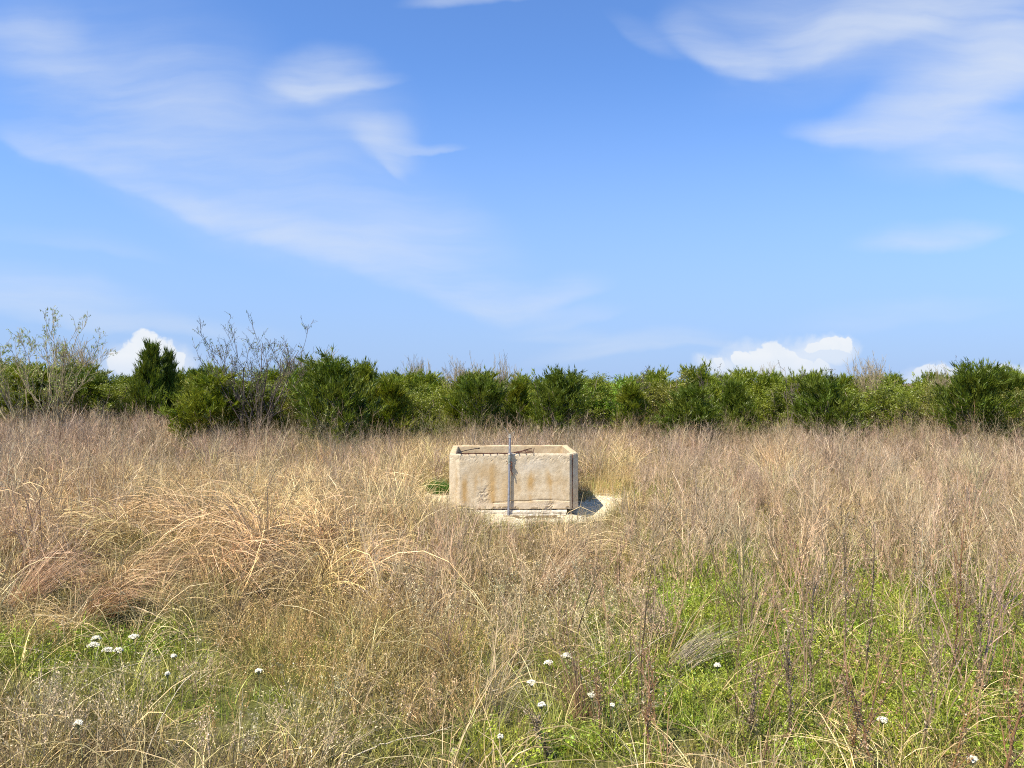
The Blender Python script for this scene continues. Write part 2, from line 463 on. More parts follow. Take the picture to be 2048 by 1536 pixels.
def ground_mat():
    m, nt, out = mat_new('field_soil')
    p = N(nt, 'ShaderNodeBsdfPrincipled'); p.inputs['Roughness'].default_value = .95; p.inputs['Specular IOR Level'].default_value = .1
    tc = N(nt, 'ShaderNodeTexCoord'); o = tc.outputs['Object']
    big = noise(nt, o, .8, 4); fine = noise(nt, o, 40, 6, .7); mid = noise(nt, o, 7, 4)
    straw = ramp(nt, fine, [(.3, (.055, .042, .026)), (.5, (.15, .11, .065)), (.72, (.33, .25, .15))])
    green = ramp(nt, fine, [(.3, (.05, .052, .012)), (.55, (.13, .145, .03)), (.75, (.26, .25, .08))])
    ag = N(nt, 'ShaderNodeAttribute'); ag.attribute_name = 'green'
    gf = mth(nt, 'ADD', ag.outputs['Fac'], mth(nt, 'MULTIPLY', mth(nt, 'SUBTRACT', mid, .5), .8), True)
    col = mixc(nt, gf, straw, green)
    cal = ramp(nt, fine, [(.3, (.36, .29, .17)), (.5, (.62, .54, .36)), (.7, (.80, .73, .55))])
    ac = N(nt, 'ShaderNodeAttribute'); ac.attribute_name = 'gravel'
    cf = mth(nt, 'MULTIPLY', mth(nt, 'SUBTRACT', mth(nt, 'ADD', ac.outputs['Fac'], mth(nt, 'MULTIPLY', mth(nt, 'SUBTRACT', mid, .5), 2.4)), .42), 5.0, True)
    col = mixc(nt, cf, col, cal)
    nt.links.new(col, p.inputs['Base Color'])
    b = N(nt, 'ShaderNodeBump'); b.inputs['Strength'].default_value = .8; b.inputs['Distance'].default_value = .02
    nt.links.new(fine, b.inputs['Height']); nt.links.new(b.outputs[0], p.inputs['Normal'])
    nt.links.new(p.outputs[0], out.inputs[0])
    return m

# what grows where: soft patches given in photograph pixels, used as places on the field
GREEN = [(1700, 1330, 480, 190, 1.0), (1480, 1180, 150, 110, .9), (1950, 1220, 200, 120, .8), (1230, 1370, 240, 150, .42), (330, 1410, 360, 90, .35), (200, 1285, 330, 42, 1.0),
         (60, 1310, 150, 40, .9), (960, 1500, 180, 60, .8), (330, 950, 40, 18, .9), (590, 985, 50, 14, .8), (770, 985, 60, 12, .6),
         (875, 972, 26, 20, 1.6), (1240, 965, 60, 18, .9), (1300, 985, 60, 14, .8), (420, 1400, 300, 80, .45), (1230, 1235, 130, 60, .5), (80, 1180, 90, 40, .45),
         (300, 1090, 40, 20, .5), (1180, 1500, 150, 60, .6), (620, 1330, 90, 50, .5), (180, 1030, 80, 30, .4), (650, 1480, 180, 60, .4), (940, 1290, 60, 40, .5)]
GRAVEL = [(866, 1000, 50, 18, 1.3), (1212, 998, 46, 26, 1.1), (1050, 1041, 110, 13, 1.1), (1170, 1026, 56, 18, 1.0), (960, 1030, 50, 8, .6), (1330, 1008, 110, 7, .8), (905, 1012, 50, 11, .7), (1010, 1062, 60, 9, .5)]
def fsum(lst, u, v):
    s = 0
    for cu, cv, ru, rv, w in lst: s = s + w * np.exp(-((u - cu) / ru) ** 2 - ((v - cv) / rv) ** 2)
    return s
def clampmap(u): return np.clip(u, -200, 2250)

def build_ground():
    def grid(xs, ys, hole=None):
        X, Y = np.meshgrid(xs, ys)
        return X, Y
    xs = np.concatenate([-np.geomspace(26, 900, 22)[::-1], np.arange(-25, 25.01, .125), np.geomspace(26, 900, 22)])
    ys = np.concatenate([-np.geomspace(3, 500, 14)[::-1], np.arange(-2, 36.01, .125), np.geomspace(37, 1500, 26)])
    X, Y = np.meshgrid(xs, ys)
    Z = ground_z(X, Y)
    fade = np.clip((60 - np.hypot(X, Y)) / 20, 0, 1); Z *= fade
    Yc = np.maximum(Y, 2.5)
    u, v = to_pix(X, Yc)
    g = np.clip(fsum(GREEN, clampmap(u), np.minimum(v, 1560)), 0, 1)
    c = np.clip(fsum(GRAVEL, u, v), 0, 1)
    nY, nX = X.shape
    idx = np.arange(nX * nY).reshape(nY, nX)
    F = np.stack([idx[:-1, :-1], idx[:-1, 1:], idx[1:, 1:], idx[1:, :-1]], -1).reshape(-1, 4)
    me = raw_mesh('ground', np.stack([X, Y, Z], -1).reshape(-1, 3), [F], ground_mat(), True,
                  {'green': ('FLOAT', g.ravel()), 'gravel': ('FLOAT', c.ravel())})
    o = obj('ground', me); tag(o, kind='structure')
build_ground()

# ------------------------------------------------------------------ the concrete tank
def concrete_mat():
    m, nt, out = mat_new('weathered_concrete')
    p = N(nt, 'ShaderNodeBsdfPrincipled'); p.inputs['Roughness'].default_value = .9; p.inputs['Specular IOR Level'].default_value = .2
    tc = N(nt, 'ShaderNodeTexCoord'); o = tc.outputs['Object']
    sep = N(nt, 'ShaderNodeSeparateXYZ'); nt.links.new(o, sep.inputs[0]); x, y, z = sep.outputs
    fine = noise(nt, o, 55, 6, .75); mid = noise(nt, o, 9, 5, .6); big = noise(nt, o, 2.2, 3)
    col = ramp(nt, mid, [(.28, (.44, .345, .215)), (.5, (.56, .45, .30)), (.72, (.66, .56, .40))])
    grain = ramp(nt, fine, [(.3, (.62, .60, .57)), (.5, (1, 1, 1)), (.7, (1.12, 1.12, 1.12))])
    col = mixc(nt, .8, col, mixc(nt, 1.0, col, grain, 'MULTIPLY'))
    # run-off streaks: stretched noise, strongest where water ran down from the rim
    mp = N(nt, 'ShaderNodeMapping'); nt.links.new(o, mp.inputs[0]); mp.inputs['Scale'].default_value = (14, 14, .7)
    streak = noise(nt, mp.outputs[0], 1.0, 4, .6)
    wx = mth(nt, 'ADD', x, mth(nt, 'MULTIPLY', mth(nt, 'SUBTRACT', mid, .5), .09))
    def band(cx, w, z0, z1, amt, edge=.18):
        a = mth(nt, 'SUBTRACT', 1.0, mth(nt, 'DIVIDE', mth(nt, 'ABSOLUTE', mth(nt, 'SUBTRACT', wx, cx)), w), True)
        a = mth(nt, 'MULTIPLY', a, 1.25, True)
        wz = mth(nt, 'ADD', z, mth(nt, 'MULTIPLY', mth(nt, 'SUBTRACT', streak, .5), .3))
        b = mth(nt, 'DIVIDE', mth(nt, 'SUBTRACT', wz, z0), edge, True)
        c = mth(nt, 'DIVIDE', mth(nt, 'SUBTRACT', z1, wz), edge, True)
        return mth(nt, 'MULTIPLY', mth(nt, 'MULTIPLY', a, b), mth(nt, 'MULTIPLY', c, amt))
    stains = [(-.80, .075, .02, .66, 1.0), (-.36, .10, .03, .86, .95), (-.62, .05, .25, .75, .6), (-.13, .14, .05, .70, .5), (-.45, .34, .42, .86, .55), (-.94, .03, .0, .8, .4),
              (.27, .085, .26, .70, 1.1), (.58, .09, .30, .72, .9), (.26, .045, .04, .4, .6), (.74, .18, .25, .66, .4), (.05, .09, .2, .6, .4), (.42, .3, .50, .64, .35), (.59, .03, .05, .4, .4)]
    s = None
    for b in stains:
        q = band(*b); s = q if s is None else mth(nt, 'MAXIMUM', s, q)
    front = mth(nt, 'LESS_THAN', y, .25)
    s = mth(nt, 'MULTIPLY', s, mth(nt, 'ADD', .45, mth(nt, 'MULTIPLY', streak, 1.0)))
    s = mth(nt, 'MULTIPLY', s, front, True)
    col = mixc(nt, s, col, (.44, .285, .12))
    # grey washed area at the top middle, greyer worn band along the rim and foot
    g = mth(nt, 'MULTIPLY', band(.28, .45, .60, .90, .75), mth(nt, 'ADD', .3, fine), True)
    col = mixc(nt, mth(nt, 'MULTIPLY', g, front), col, (.55, .50, .42))
    gr = band(.55, .36, .70, .93, .6)
    col = mixc(nt, mth(nt, 'MULTIPLY', gr, ramp(nt, noise(nt, o, 26, 5, .7), [(.52, (0, 0, 0)), (.60, (1, 1, 1))])), col, (.24, .18, .12))
    # scraped patch lower left
    pa = band(-.50, .13, .10, .42, 1.0, .06)
    col = mixc(nt, mth(nt, 'MULTIPLY', pa, ramp(nt, noise(nt, o, 34, 5, .7), [(.46, (0, 0, 0)), (.54, (.9, .9, .9))])), col, (.30, .25, .19))
    # ochre algae on the inside faces
    ins = mth(nt, 'MULTIPLY', mth(nt, 'GREATER_THAN', y, .3), mth(nt, 'ADD', .15, mth(nt, 'MULTIPLY', big, .8)), True)
    col = mixc(nt, mth(nt, 'MULTIPLY', ins, .7), col, (.50, .33, .14))
    foot = mth(nt, 'MULTIPLY', mth(nt, 'LESS_THAN', z, .14), .45)
    col = mixc(nt, foot, col, (.60, .50, .38))
    nt.links.new(col, p.inputs['Base Color'])
    b = N(nt, 'ShaderNodeBump'); b.inputs['Strength'].default_value = .7; b.inputs['Distance'].default_value = .006
    nt.links.new(mth(nt, 'ADD', mth(nt, 'MULTIPLY', fine, 1.0), mth(nt, 'MULTIPLY', mid, 1.2)), b.inputs['Height'])
    nt.links.new(b.outputs[0], p.inputs['Normal'])
    nt.links.new(p.outputs[0], out.inputs[0])
    return m
M_CONC = concrete_mat()

def resample(poly, step):
    pts = []; 
    n = len(poly)
    for i in range(n):
        a = np.array(poly[i], float); b = np.array(poly[(i + 1) % n], float)
        k = max(1, int(round(np.linalg.norm(b - a) / step)))
        for j in range(k): pts.append(a + (b - a) * j / k)
    return np.array(pts)

def build_tank():
    t = empty('concrete_tank', (TX, TY, 0), TROT)
    tag(t, 'weathered open-topped concrete tank with ochre stains, standing on pale rubble in the field', 'tank')
    H, Z0 = .935, .028
    L, R, DP, th = -1.055, 1.065, 1.80, .105
    outer = [(L + .17, 0), (.905, 0), (.955, .062), (.968, .066), (.985, .078), (R, .152), (R, DP - .02), (R - .02, DP), (L + .03, DP), (L, DP - .03), (L, .14)]
    P = resample(outer, .022)
    n = len(P)
    nx = np.roll(P, -1, 0) - np.roll(P, 1, 0); nrmv = nrm(np.stack([nx[:, 1], -nx[:, 0]], -1))
    zs = np.linspace(Z0, H, 46)
    V = []
    for k, z in enumerate(zs):
        s = P[:, 0] * 1.0
        d = (vnoise(P[:, 0] * 1 + P[:, 1] * 3.1, np.full(n, z), 14, 3, 3) - .5) * .007
        # rough aggregate band along the top
        topb = np.clip((z - (H - .17)) / .06, 0, 1)
        rough = vnoise(P[:, 0] + P[:, 1] * 3.1, np.full(n, z), 42, 21, 2)
        d -= topb * np.clip(rough - .55, 0, 1) * .030 * (.35 + .65 * vnoise(P[:, 0], np.full(n, z), 5, 6, 2))
        fr = (P[:, 1] < .01)
        # hollow scrape, cold joint and broken foot
        scr = np.exp(-((P[:, 0] + .50 - (z - .25) * .35) / .09) ** 2 - ((z - .27) / .13) ** 2)
        d -= fr * scr * np.clip(rough - .42, 0, 1) * .05
        joint = .155 + .02 * vnoise(P[:, 0], 0 * P[:, 0], 6, 8, 3) + .02 * np.sin(P[:, 0] * 3)
        d -= fr * np.exp(-((z - joint) / .010) ** 2) * .012 * (P[:, 0] > -.35)
        chip = np.clip(vnoise(P[:, 0], 0 * P[:, 0], 9, 13, 3) - .5, 0, 1) * .16 + .012
        d -= fr * (z < Z0 + chip) * .022
        hole = np.exp(-((P[:, 0] - .60) / .07) ** 2 - ((z - .11) / .045) ** 2)
        d -= fr * hole * (.012 + .04 * np.clip(rough - .4, 0, 1))
        # top arris worn round
        d -= np.clip((z - (H - .012)) / .012, 0, 1) * .007
        Q = P + nrmv * d[:, None]
        zz = z + (vnoise(P[:, 0] * 1 + P[:, 1] * 1.7, 0 * P[:, 0], 9, 31, 3) - .55) * .026 * np.clip((z - .8) / .1, 0, 1)
        if k == 0: zz = zz + (vnoise(P[:, 0], P[:, 1], 7, 41, 3) - .3) * .03
        V.append(np.column_stack([Q, np.broadcast_to(zz, (n,))]))
    # rim and inner face: shrink the outline
    def inset(off, z, nz=0.0):
        Q = P - nrmv * off
        cx, cy = (L + R) / 2, DP / 2
        Q[:, 0] = np.clip(Q[:, 0], L + off, R - off); Q[:, 1] = np.clip(Q[:, 1], off, DP - off)
        zz = z + (vnoise(P[:, 0] + P[:, 1] * 1.7, 0 * P[:, 0] + off, 9, 31, 3) - .55) * .026 + (rngt.normal(size=n) * .0015)
        return np.column_stack([Q, zz])
    rngt = np.random.default_rng(4)
    for off in (.012, .035, .065, th - .012): V.append(inset(off, H + (.003 if .02 < off < .08 else 0)))
    for z in np.linspace(H - .012, .06, 22):
        q = inset(th, z); q[:, 2] = z
        q[:, :2] += (vnoise(q[:, 0] + q[:, 1] * 2, np.full(n, z), 15, 51, 3)[:, None] - .5) * .008
        V.append(q)
    m = len(V); V = np.concatenate(V)
    idx = np.arange(m * n).reshape(m, n)
    a = idx[:-1]; b = idx[1:]
    F = np.stack([a, np.roll(a, -1, 1), np.roll(b, -1, 1), b], -1).reshape(-1, 4)
    me = raw_mesh('wall', V, [F], M_CONC, False)
    obj('wall', me, t)
    # the seam on the right corner between two castings
    g = Geo()
    Ps = np.array([[[.9613, .0625 , z + .004 * math.sin(z * 31)] for z in np.linspace(Z0 + .01, H - .012, 14)]])
    Ps[0, :, 0] += rngt.normal(size=14) * .0016
    g.tubes(Ps, np.full((1, 14), .0065), 6)
    M_RUSTLINE = simple_mat('rusty_joint', (.11, .035, .018), .9, 0, (.22, .09, .05), 40)
    obj('joint_line', g.mesh('joint_line', M_RUSTLINE), t)
    # stone-pale footing under it, two courses, broken at both ends
    M_FOOT = simple_mat('pale_footing', (.60, .52, .40), .95, 0, (.78, .71, .58), 18, .9)
    g = Geo()
    def slab(x0, x1, y0, y1, z0, z1, seed):
        r = np.random.default_rng(seed); k = int((x1 - x0) / .03); xs = np.linspace(x0, x1, k)
        rows = []
        for (yy, zz, am) in ((y1, z0, 0), (y0, z0, 1), (y0 - .004, (z0 + z1) / 2, 1), (y0, z1, 1), (y1, z1, 0)):
            rows.append(np.column_stack([xs, yy + am * (vnoise(xs, 0 * xs + zz * 9, 12, seed, 3) - .5) * .02, zz + am * (vnoise(xs, 0 * xs + 5, 8, seed + 3, 3) - .5) * .012]))
        V = np.concatenate(rows); id_ = np.arange(len(V)).reshape(len(rows), k)
        F = np.stack([id_[:-1, :-1], id_[:-1, 1:], id_[1:, 1:], id_[1:, :-1]], -1).reshape(-1, 4)
        g.add(V, F)
        for e in (0, k - 1): g.add(V[id_[:, e]][[0, 1, 2, 3, 4]], [[0, 1, 2], [0, 2, 3], [0, 3, 4]])
    slab(-1.0, .858, -.012, DP - .08, -.028, .022, 3)
    slab(-1.0, .845, -.028, DP - .08, -.10, -.034, 8)
    obj('footing', g.mesh('footing', M_FOOT), t)
    g = Geo(); g.add([[L + th - .004, th - .004, .075], [R - th + .004, th - .004, .075], [R - th + .004, DP - th + .004, .075], [L + th - .004, DP - th + .004, .075]], [[0, 1, 2, 3]])
    obj('tank_floor', g.mesh('tank_floor', simple_mat('silt', (.10, .075, .05), .95, 0, (.2, .15, .1), 8)), t)
    # wire panel lying over the opening
    M_RUST = simple_mat('rusted_wire', (.06, .028, .018), .85, .2, (.16, .075, .045), 60)
    w = empty('wire_panel', (TX, TY, 0), TROT)
    tag(w, 'rusty bent wire mesh panel lying over the open top of the concrete tank', 'wire panel')
    def pz(x, y):   # sagging, with the right end kicked up
        return H + .012 - .035 * np.clip(y - .02, 0, 1) / .4 + .075 * np.clip((x + .02) / .3, 0, 1) * np.clip((y + .02) / .3, 0, 1)
    g = Geo(); xs = np.linspace(-.86, .31, 24)
    for yy in (.03, .12, .21, .30, .39):
        Pl = np.column_stack([xs, yy + .008 * np.sin(xs * 9 + yy * 20), pz(xs, yy) + .004 * np.sin(xs * 21 + yy * 50)])[None]
        g.tubes(Pl, np.full((1, 24), .0062), 5)
    obj('long_wires', g.mesh('long_wires', M_RUST, True), w)
    g = Geo(); ys = np.linspace(-.012, .40, 10)
    for x in np.arange(-.86, .33, .117):
        Pl = np.column_stack([x + (ys * .12 if x > .2 else 0 * ys) + .003 * np.sin(ys * 30), ys, pz(x, ys) + .006])[None]
        g.tubes(Pl, np.full((1, 10), .0058), 5)
        g.tubes(np.array([[[x, -.004, H + .016], [x - .003, -.010, H + .008], [x + .003, -.006, H + .001]]]), np.full((1, 3), .006), 5)
    obj('cross_wires', g.mesh('cross_wires', M_RUST, True), w)
    g = Geo()
    Pl = np.array([[[-.93, .13, H + .012], [-.80, .30, H + .035], [-.66, .44, H + .05], [-.60, .50, H + .052]]])
    g.tubes(Pl, np.full((1, 4), .007), 6)
    g.tubes(np.array([[[-.60, .50, H + .052], [-.585, .51, H + .052]]]), np.full((1, 2), .012), 6)
    tag(obj('steel_rod', g.mesh('steel_rod', simple_mat('dark_steel', (.05, .04, .035), .6, .6, (.12, .08, .06), 30)), None, (TX, TY, 0)),
        'short dark steel rod propped across the left corner of the tank', 'rod')
build_tank()

# ------------------------------------------------------------------ the steel pipe in front of it
def build_pipe():
    yb = TY - .048
    def P(px, py, y=yb): return np.array([(px - 1024) / FPX * y, y, EYE - (py - HORIZON) / FPX * y])
    base = P(1016.6, 1043); top = P(1019.8, 874)
    t = empty('steel_pipe', tuple(base)); tag(t, 'upright grey galvanised steel pipe in front of the concrete tank, pale wire at its top', 'pipe')
    M_GALV = simple_mat('galvanised_steel', (.085, .09, .11), .6, .3, (.17, .175, .20), 30, .1)
    M_PALE = simple_mat('weathered_coupling', (.20, .22, .20), .6, .3, (.32, .34, .30), 30, .2)
    M_RUST = simple_mat('rust_flakes', (.055, .026, .018), .95, 0, (.18, .08, .045), 45, .6)
    M_CAP = simple_mat('pale_cap', (.17, .16, .135), .85, 0, (.33, .31, .26), 40)
    def loc(p): return p - base
    def tube(pts, rad, sides=14):
        g = Geo(); pts = np.array([loc(p) for p in pts])[None]; g.tubes(pts, np.broadcast_to(np.asarray(rad, float), (1, pts.shape[1])), sides); return g
    mid1 = P(1018.6, 926); mid2 = P(1019.1, 912)
    obj('lower_pipe', tube([base, mid1], .0190).mesh('lower_pipe', M_GALV, True), t)
    obj('coupling', tube([P(1018.5, 927), P(1018.55, 925), P(1019.1, 912), P(1019.15, 910)], [.0205, .0240, .0240, .0205]).mesh('coupling', M_PALE, True), t)
    obj('upper_pipe', tube([mid2, top], .0180).mesh('upper_pipe', M_GALV, True), t)
    obj('pipe_cap', tube([P(1019.8, 876), P(1019.8, 870), P(1019.8, 868.5)], [.024, .024, .015]).mesh('pipe_cap', M_CAP, True), t)
    g = Geo()
    rr = np.random.default_rng(3)
    def wire(pts, r):
        q = np.array([loc(p) for p in pts])[None]; g.tubes(q, np.full((1, q.shape[1]), r), 4)
    wire([P(1019.5, 870), P(1016, 866), P(1012, 859), P(1007.5, 853)], .0042)
    wire([P(1020, 870), P(1024, 867), P(1027, 864), P(1030, 866)], .003)
    wire([P(1019, 870), P(1016, 871), P(1014, 875)], .003)
    wire([P(1021, 870), P(1025, 872), P(1030, 862)], .0025)
    wire([P(1018, 871), P(1021, 864), P(1026, 868)], .0025)
    obj('pale_wire', g.mesh('pale_wire', M_CAP), t)
    g = Geo()
    # bolt clamp that ties the pipe to the rim
    q = np.array([loc(P(1019, 908)) + [.030 * math.cos(a), .030 * math.sin(a), 0] for a in np.linspace(0, 2 * math.pi, 13)])[None]
    g.tubes(q, np.full((1, 13), .006), 5)
    g.tubes(np.array([[loc(P(1021, 908)), loc(P(1027, 907.5))]]) , np.full((1, 2), .006), 6)
    g.tubes(np.array([[loc(P(1023.5, 904)), loc(P(1023.5, 911))]]), np.full((1, 2), .009), 6)
    g.tubes(np.array([[loc(P(1021, 908)), loc(P(1021, 908)) + [0, .09, 0]]]), np.full((1, 2), .006), 6)
    obj('clamp', g.mesh('clamp', simple_mat('bright_bolt', (.45, .45, .45), .4, .8, (.3, .25, .2), 40)), t)
    g = Geo()
    def flake(p, dx, dz, w, th=.006):
        p = loc(p); a = np.array([p, p + [dx * .5 + rr.normal() * .005, rr.normal() * .008, dz * .5], p + [dx, rr.normal() * .01, dz]])[None]
        g.tubes(a, np.array([[w * .6, w, w * .3]]), 5)
    for (px, py, dx, dz, w) in [(1021, 922, .025, -.06, .013), (1023, 928, .015, -.08, .012), (1022, 935, .012, -.07, .014), (1021.5, 941, .02, -.09, .010), (1024, 945, .006, -.06, .009),
                                (1016, 925, -.035, .03, .006), (1016, 926, -.03, -.025, .005), (1017, 927, .02, -.03, .012), (1021, 917, .02, .01, .008), (1019, 930, .03, -.02, .012)]:
        flake(P(px, py, yb - .002), dx, dz, w)
    obj('rusty_strap', g.mesh('rusty_strap', M_RUST), t)
build_pipe()

# ------------------------------------------------------------------ scatter: instanced stuff
def scatter(name, P, rot, scl, idx, tint, protos, label):
    me = raw_mesh(name, P, [], None, False,
                  {'rot': ('FLOAT_VECTOR', rot), 'scl': ('FLOAT_VECTOR', scl), 'idx': ('INT', idx), 'tint': ('FLOAT_COLOR', tint)})
    o = obj(name, me); tag(o, label, kind='stuff')
    c = bpy.data.collections.new(name + '_kinds')
    for i, pm in enumerate(protos):
        po = bpy.data.objects.new('%s_kind_%02d' % (name, i), pm); c.objects.link(po)
    ng = bpy.data.node_groups.new(name + '_scatter', 'GeometryNodeTree')
    ng.interface.new_socket('Geometry', in_out='INPUT', socket_type='NodeSocketGeometry')
    ng.interface.new_socket('Geometry', in_out='OUTPUT', socket_type='NodeSocketGeometry')
    gi = ng.nodes.new('NodeGroupInput'); go = ng.nodes.new('NodeGroupOutput')
    ci = ng.nodes.new('GeometryNodeCollectionInfo'); ci.inputs['Collection'].default_value = c
    ci.inputs['Separate Children'].default_value = True; ci.inputs['Reset Children'].default_value = True
    ip = ng.nodes.new('GeometryNodeInstanceOnPoints'); ip.inputs['Pick Instance'].default_value = True
    def attr(nm, typ):
        a = ng.nodes.new('GeometryNodeInputNamedAttribute'); a.data_type = typ; a.inputs['Name'].default_value = nm
        return [s for s in a.outputs if s.enabled][0]
    ng.links.new(gi.outputs[0], ip.inputs['Points']); ng.links.new(ci.outputs[0], ip.inputs['Instance'])
    ng.links.new(attr('idx', 'INT'), ip.inputs['Instance Index'])
    er = ng.nodes.new('FunctionNodeEulerToRotation'); ng.links.new(attr('rot', 'FLOAT_VECTOR'), er.inputs[0])
    ng.links.new(er.outputs[0], ip.inputs['Rotation'])
    ng.links.new(attr('scl', 'FLOAT_VECTOR'), ip.inputs['Scale'])
    ng.links.new(ip.outputs[0], go.inputs[0])
    md = o.modifiers.new('scatter', 'NODES'); md.node_group = ng
    return o

# ---- prototypes
def tuft(seed, n, h, spread, lean, droop, w, K=5, windx=0.0, windy=0.0, jit=.5):
    r = np.random.default_rng(seed); g = Geo()
    a = r.uniform(0, 2 * np.pi, n); rad = np.sqrt(r.uniform(0, 1, n)) * spread
    b = np.column_stack([np.cos(a) * rad, np.sin(a) * rad, np.full(n, -.02)])
    ln = np.abs(r.normal(0, lean, n))
    a2 = a + r.normal(0, jit, n)
    d = np.column_stack([np.cos(a2) * ln + windx, np.sin(a2) * ln + windy, np.ones(n)])
    L = h * r.uniform(.45, 1.1, n)
    P = polys(b, d, L, K, r, 0, droop, .09)
    P += (d * [1, 1, 0])[:, None, :] * (np.linspace(0, 1, K)[None, :, None] ** 2) * h * droop * .5
    P[:, :, 2] = np.maximum(P[:, :, 2], -.02)
    ww = w * r.uniform(.6, 1.3, n)[:, None] * np.linspace(1, .15, K)[None] ** .7 * .5
    g.ribbons(P, ww, r, r.uniform(.35, 1.5, n))
    return g.mesh('tuft', M_STRAW)

def twiggy(seed, ns, h, nb, w, seeds=6, spread=.10, lean=.22, mat=None, bl=.20, two=True, seedsize=.009):
    r = np.random.default_rng(seed); g = Geo()
    a = r.uniform(0, 2 * np.pi, ns); rad = np.sqrt(r.uniform(0, 1, ns)) * spread
    b = np.column_stack([np.cos(a) * rad, np.sin(a) * rad, np.full(ns, -.02)])
    ln = np.abs(r.normal(0, lean, ns)) + .03
    d = np.column_stack([np.cos(a) * ln + .10, np.sin(a) * ln, np.ones(ns)])
    L = h * r.uniform(.55, 1.08, ns)
    P = polys(b, d, L, 6, r, .02, 0, .08)
    R = (w * r.uniform(.8, 1.3, ns))[:, None] * np.linspace(1, .4, 6)[None]
    g.ribbons(P, R * .5, r, r.uniform(.6, 1.1, ns))
    P2, R2 = grow(P, R, nb, r, .3, .97, h * bl, 32, 4, .12, 0, .12, .75)
    g.ribbons(P2, R2 * .5, r, r.uniform(.45, 1.35, len(P2)))
    last = P2
    if two:
        P3, R3 = grow(P2, R2, 2, r, .3, .95, h * bl * .5, 35, 3, .1, 0, .12, .8)
        g.ribbons(P3, R3 * .5, r, r.uniform(.45, 1.5, len(P3))); last = P3
    if seeds:
        k = np.repeat(np.arange(len(last)), seeds)[: len(last) * seeds]
        t = r.uniform(.2, 1, len(k))[:, None]
        C = last[k, 0] * (1 - t) + last[k, -1] * t + r.normal(size=(len(k), 3)) * .006
        g.leaves(C, rvec(r, len(k)) + UP * .6, seedsize * r.uniform(.6, 1.6, len(k)), seedsize * .7, r, r.uniform(.7, 1.5, len(k)))
    return g.mesh('twiggy', mat or M_STRAW)

def forb(seed, n, h, ll, lw, spread):
    r = np.random.default_rng(seed); g = Geo()
    ns = n
    a = r.uniform(0, 2 * np.pi, ns); rad = np.sqrt(r.uniform(0, 1, ns)) * spread * .4
    b = np.column_stack([np.cos(a) * rad, np.sin(a) * rad, np.full(ns, -.01)])
    ln = r.uniform(.2, 1.3, ns)
    d = np.column_stack([np.cos(a) * ln, np.sin(a) * ln, np.ones(ns)])
    P = polys(b, d, h * r.uniform(.5, 1.1, ns), 4, r, .05, 0, .12)
    g.ribbons(P, np.full((ns, 4), .0013), r, r.uniform(.7, 1.1, ns))
    m = 9; k = np.repeat(np.arange(ns), m); t = r.uniform(.2, 1, len(k)) * 2.999; i = t.astype(int); f = (t - i)[:, None]
    C = P[k, i] * (1 - f) + P[k, i + 1] * f
    D = r.normal(size=(len(k), 3)) * [1, 1, .45] + UP * .35
    g.leaves(C, D, ll * r.uniform(.5, 1.3, len(k)), lw * r.uniform(.6, 1.2, len(k)), r, r.uniform(.6, 1.35, len(k)), True)
    return g.mesh('forb', M_GREEN)

def field_points(density, seed, y0=2.6, y1=30.0, half0=2.4, slope=.80):
    r = np.random.default_rng(seed); cell = 1 / math.sqrt(density)
    xm = half0 + slope * y1
    xs = np.arange(-xm, xm, cell); ys = np.arange(y0, y1, cell)
    X, Y = np.meshgrid(xs, ys); X = X.ravel() + r.uniform(-.5, .5, X.size) * cell * 1.3; Y = Y.ravel() + r.uniform(-.5, .5, Y.size) * cell * 1.3
    k = np.abs(X) < half0 + slope * Y
    return X[k], Y[k], r

TANK_C = (TX - .02, TY + .92)
def in_tank(x, y, pad=.0):
    c, s = math.cos(TROT), math.sin(TROT)
    lx = (x - TX) * c + (y - TY) * s; ly = -(x - TX) * s + (y - TY) * c
    return (lx > -1.055 - pad) & (lx < 1.065 + pad) & (ly > -.0 - pad) & (ly < 1.8 + pad)

CAPU = [780, 828, 840, 905, 960, 985, 1130, 1180, 1235, 1262, 1300]
CAPV = [700, 800, 986, 1002, 1012, 1036, 1038, 1036, 1000, 820, 700]
def max_height(X, Y):
    u = 1024 + X / Y * FPX
    c = np.interp(u, CAPU, CAPV) + (vnoise(X, Y, 6, 201, 2) - .5) * 22
    return np.where(Y < np.where(u < 903, 14.7, 13.6), EYE - (c - HORIZON) / FPX * Y, 9.0)
def place(name, label, X, Y, r, prob, protos, s0, s1, tints, tilt=.12, hmul=None, sink=0.0, rz=None, hp=.5):
    """prob in 0..1 keeps points; tints (n,3)"""
    mh = max_height(X, Y) / (hp * s1 * .9)
    hmul = np.ones(len(X)) if hmul is None else hmul
    lim = mh < hmul
    keep = (r.uniform(size=len(X)) < prob * np.where(lim, .75, 1)) & ~in_tank(X, Y, .04) & (mh > .22)
    hmul = np.minimum(hmul, mh)
    X, Y = X[keep], Y[keep]; n = len(X); tints = tints[keep]
    rot = np.column_stack([r.normal(0, tilt, n), r.normal(0, tilt, n), r.uniform(0, 2 * np.pi, n) if rz is None else rz[keep]])
    s = r.uniform(s0, s1, n); sc = np.column_stack([s, s, s * r.uniform(.85, 1.15, n)])
    if hmul is not None: sc *= hmul[keep][:, None]
    P = np.column_stack([X, Y, ground_z(X, Y) - sink])
    t = tints * r.uniform(.66, 1.34, n)[:, None]
    t *= (1 + r.normal(0, .05, (n, 3)))
    print(name, n)
    return scatter(name, P, rot, sc, r.integers(0, len(protos), n), np.clip(t, 0, 1), protos, label)

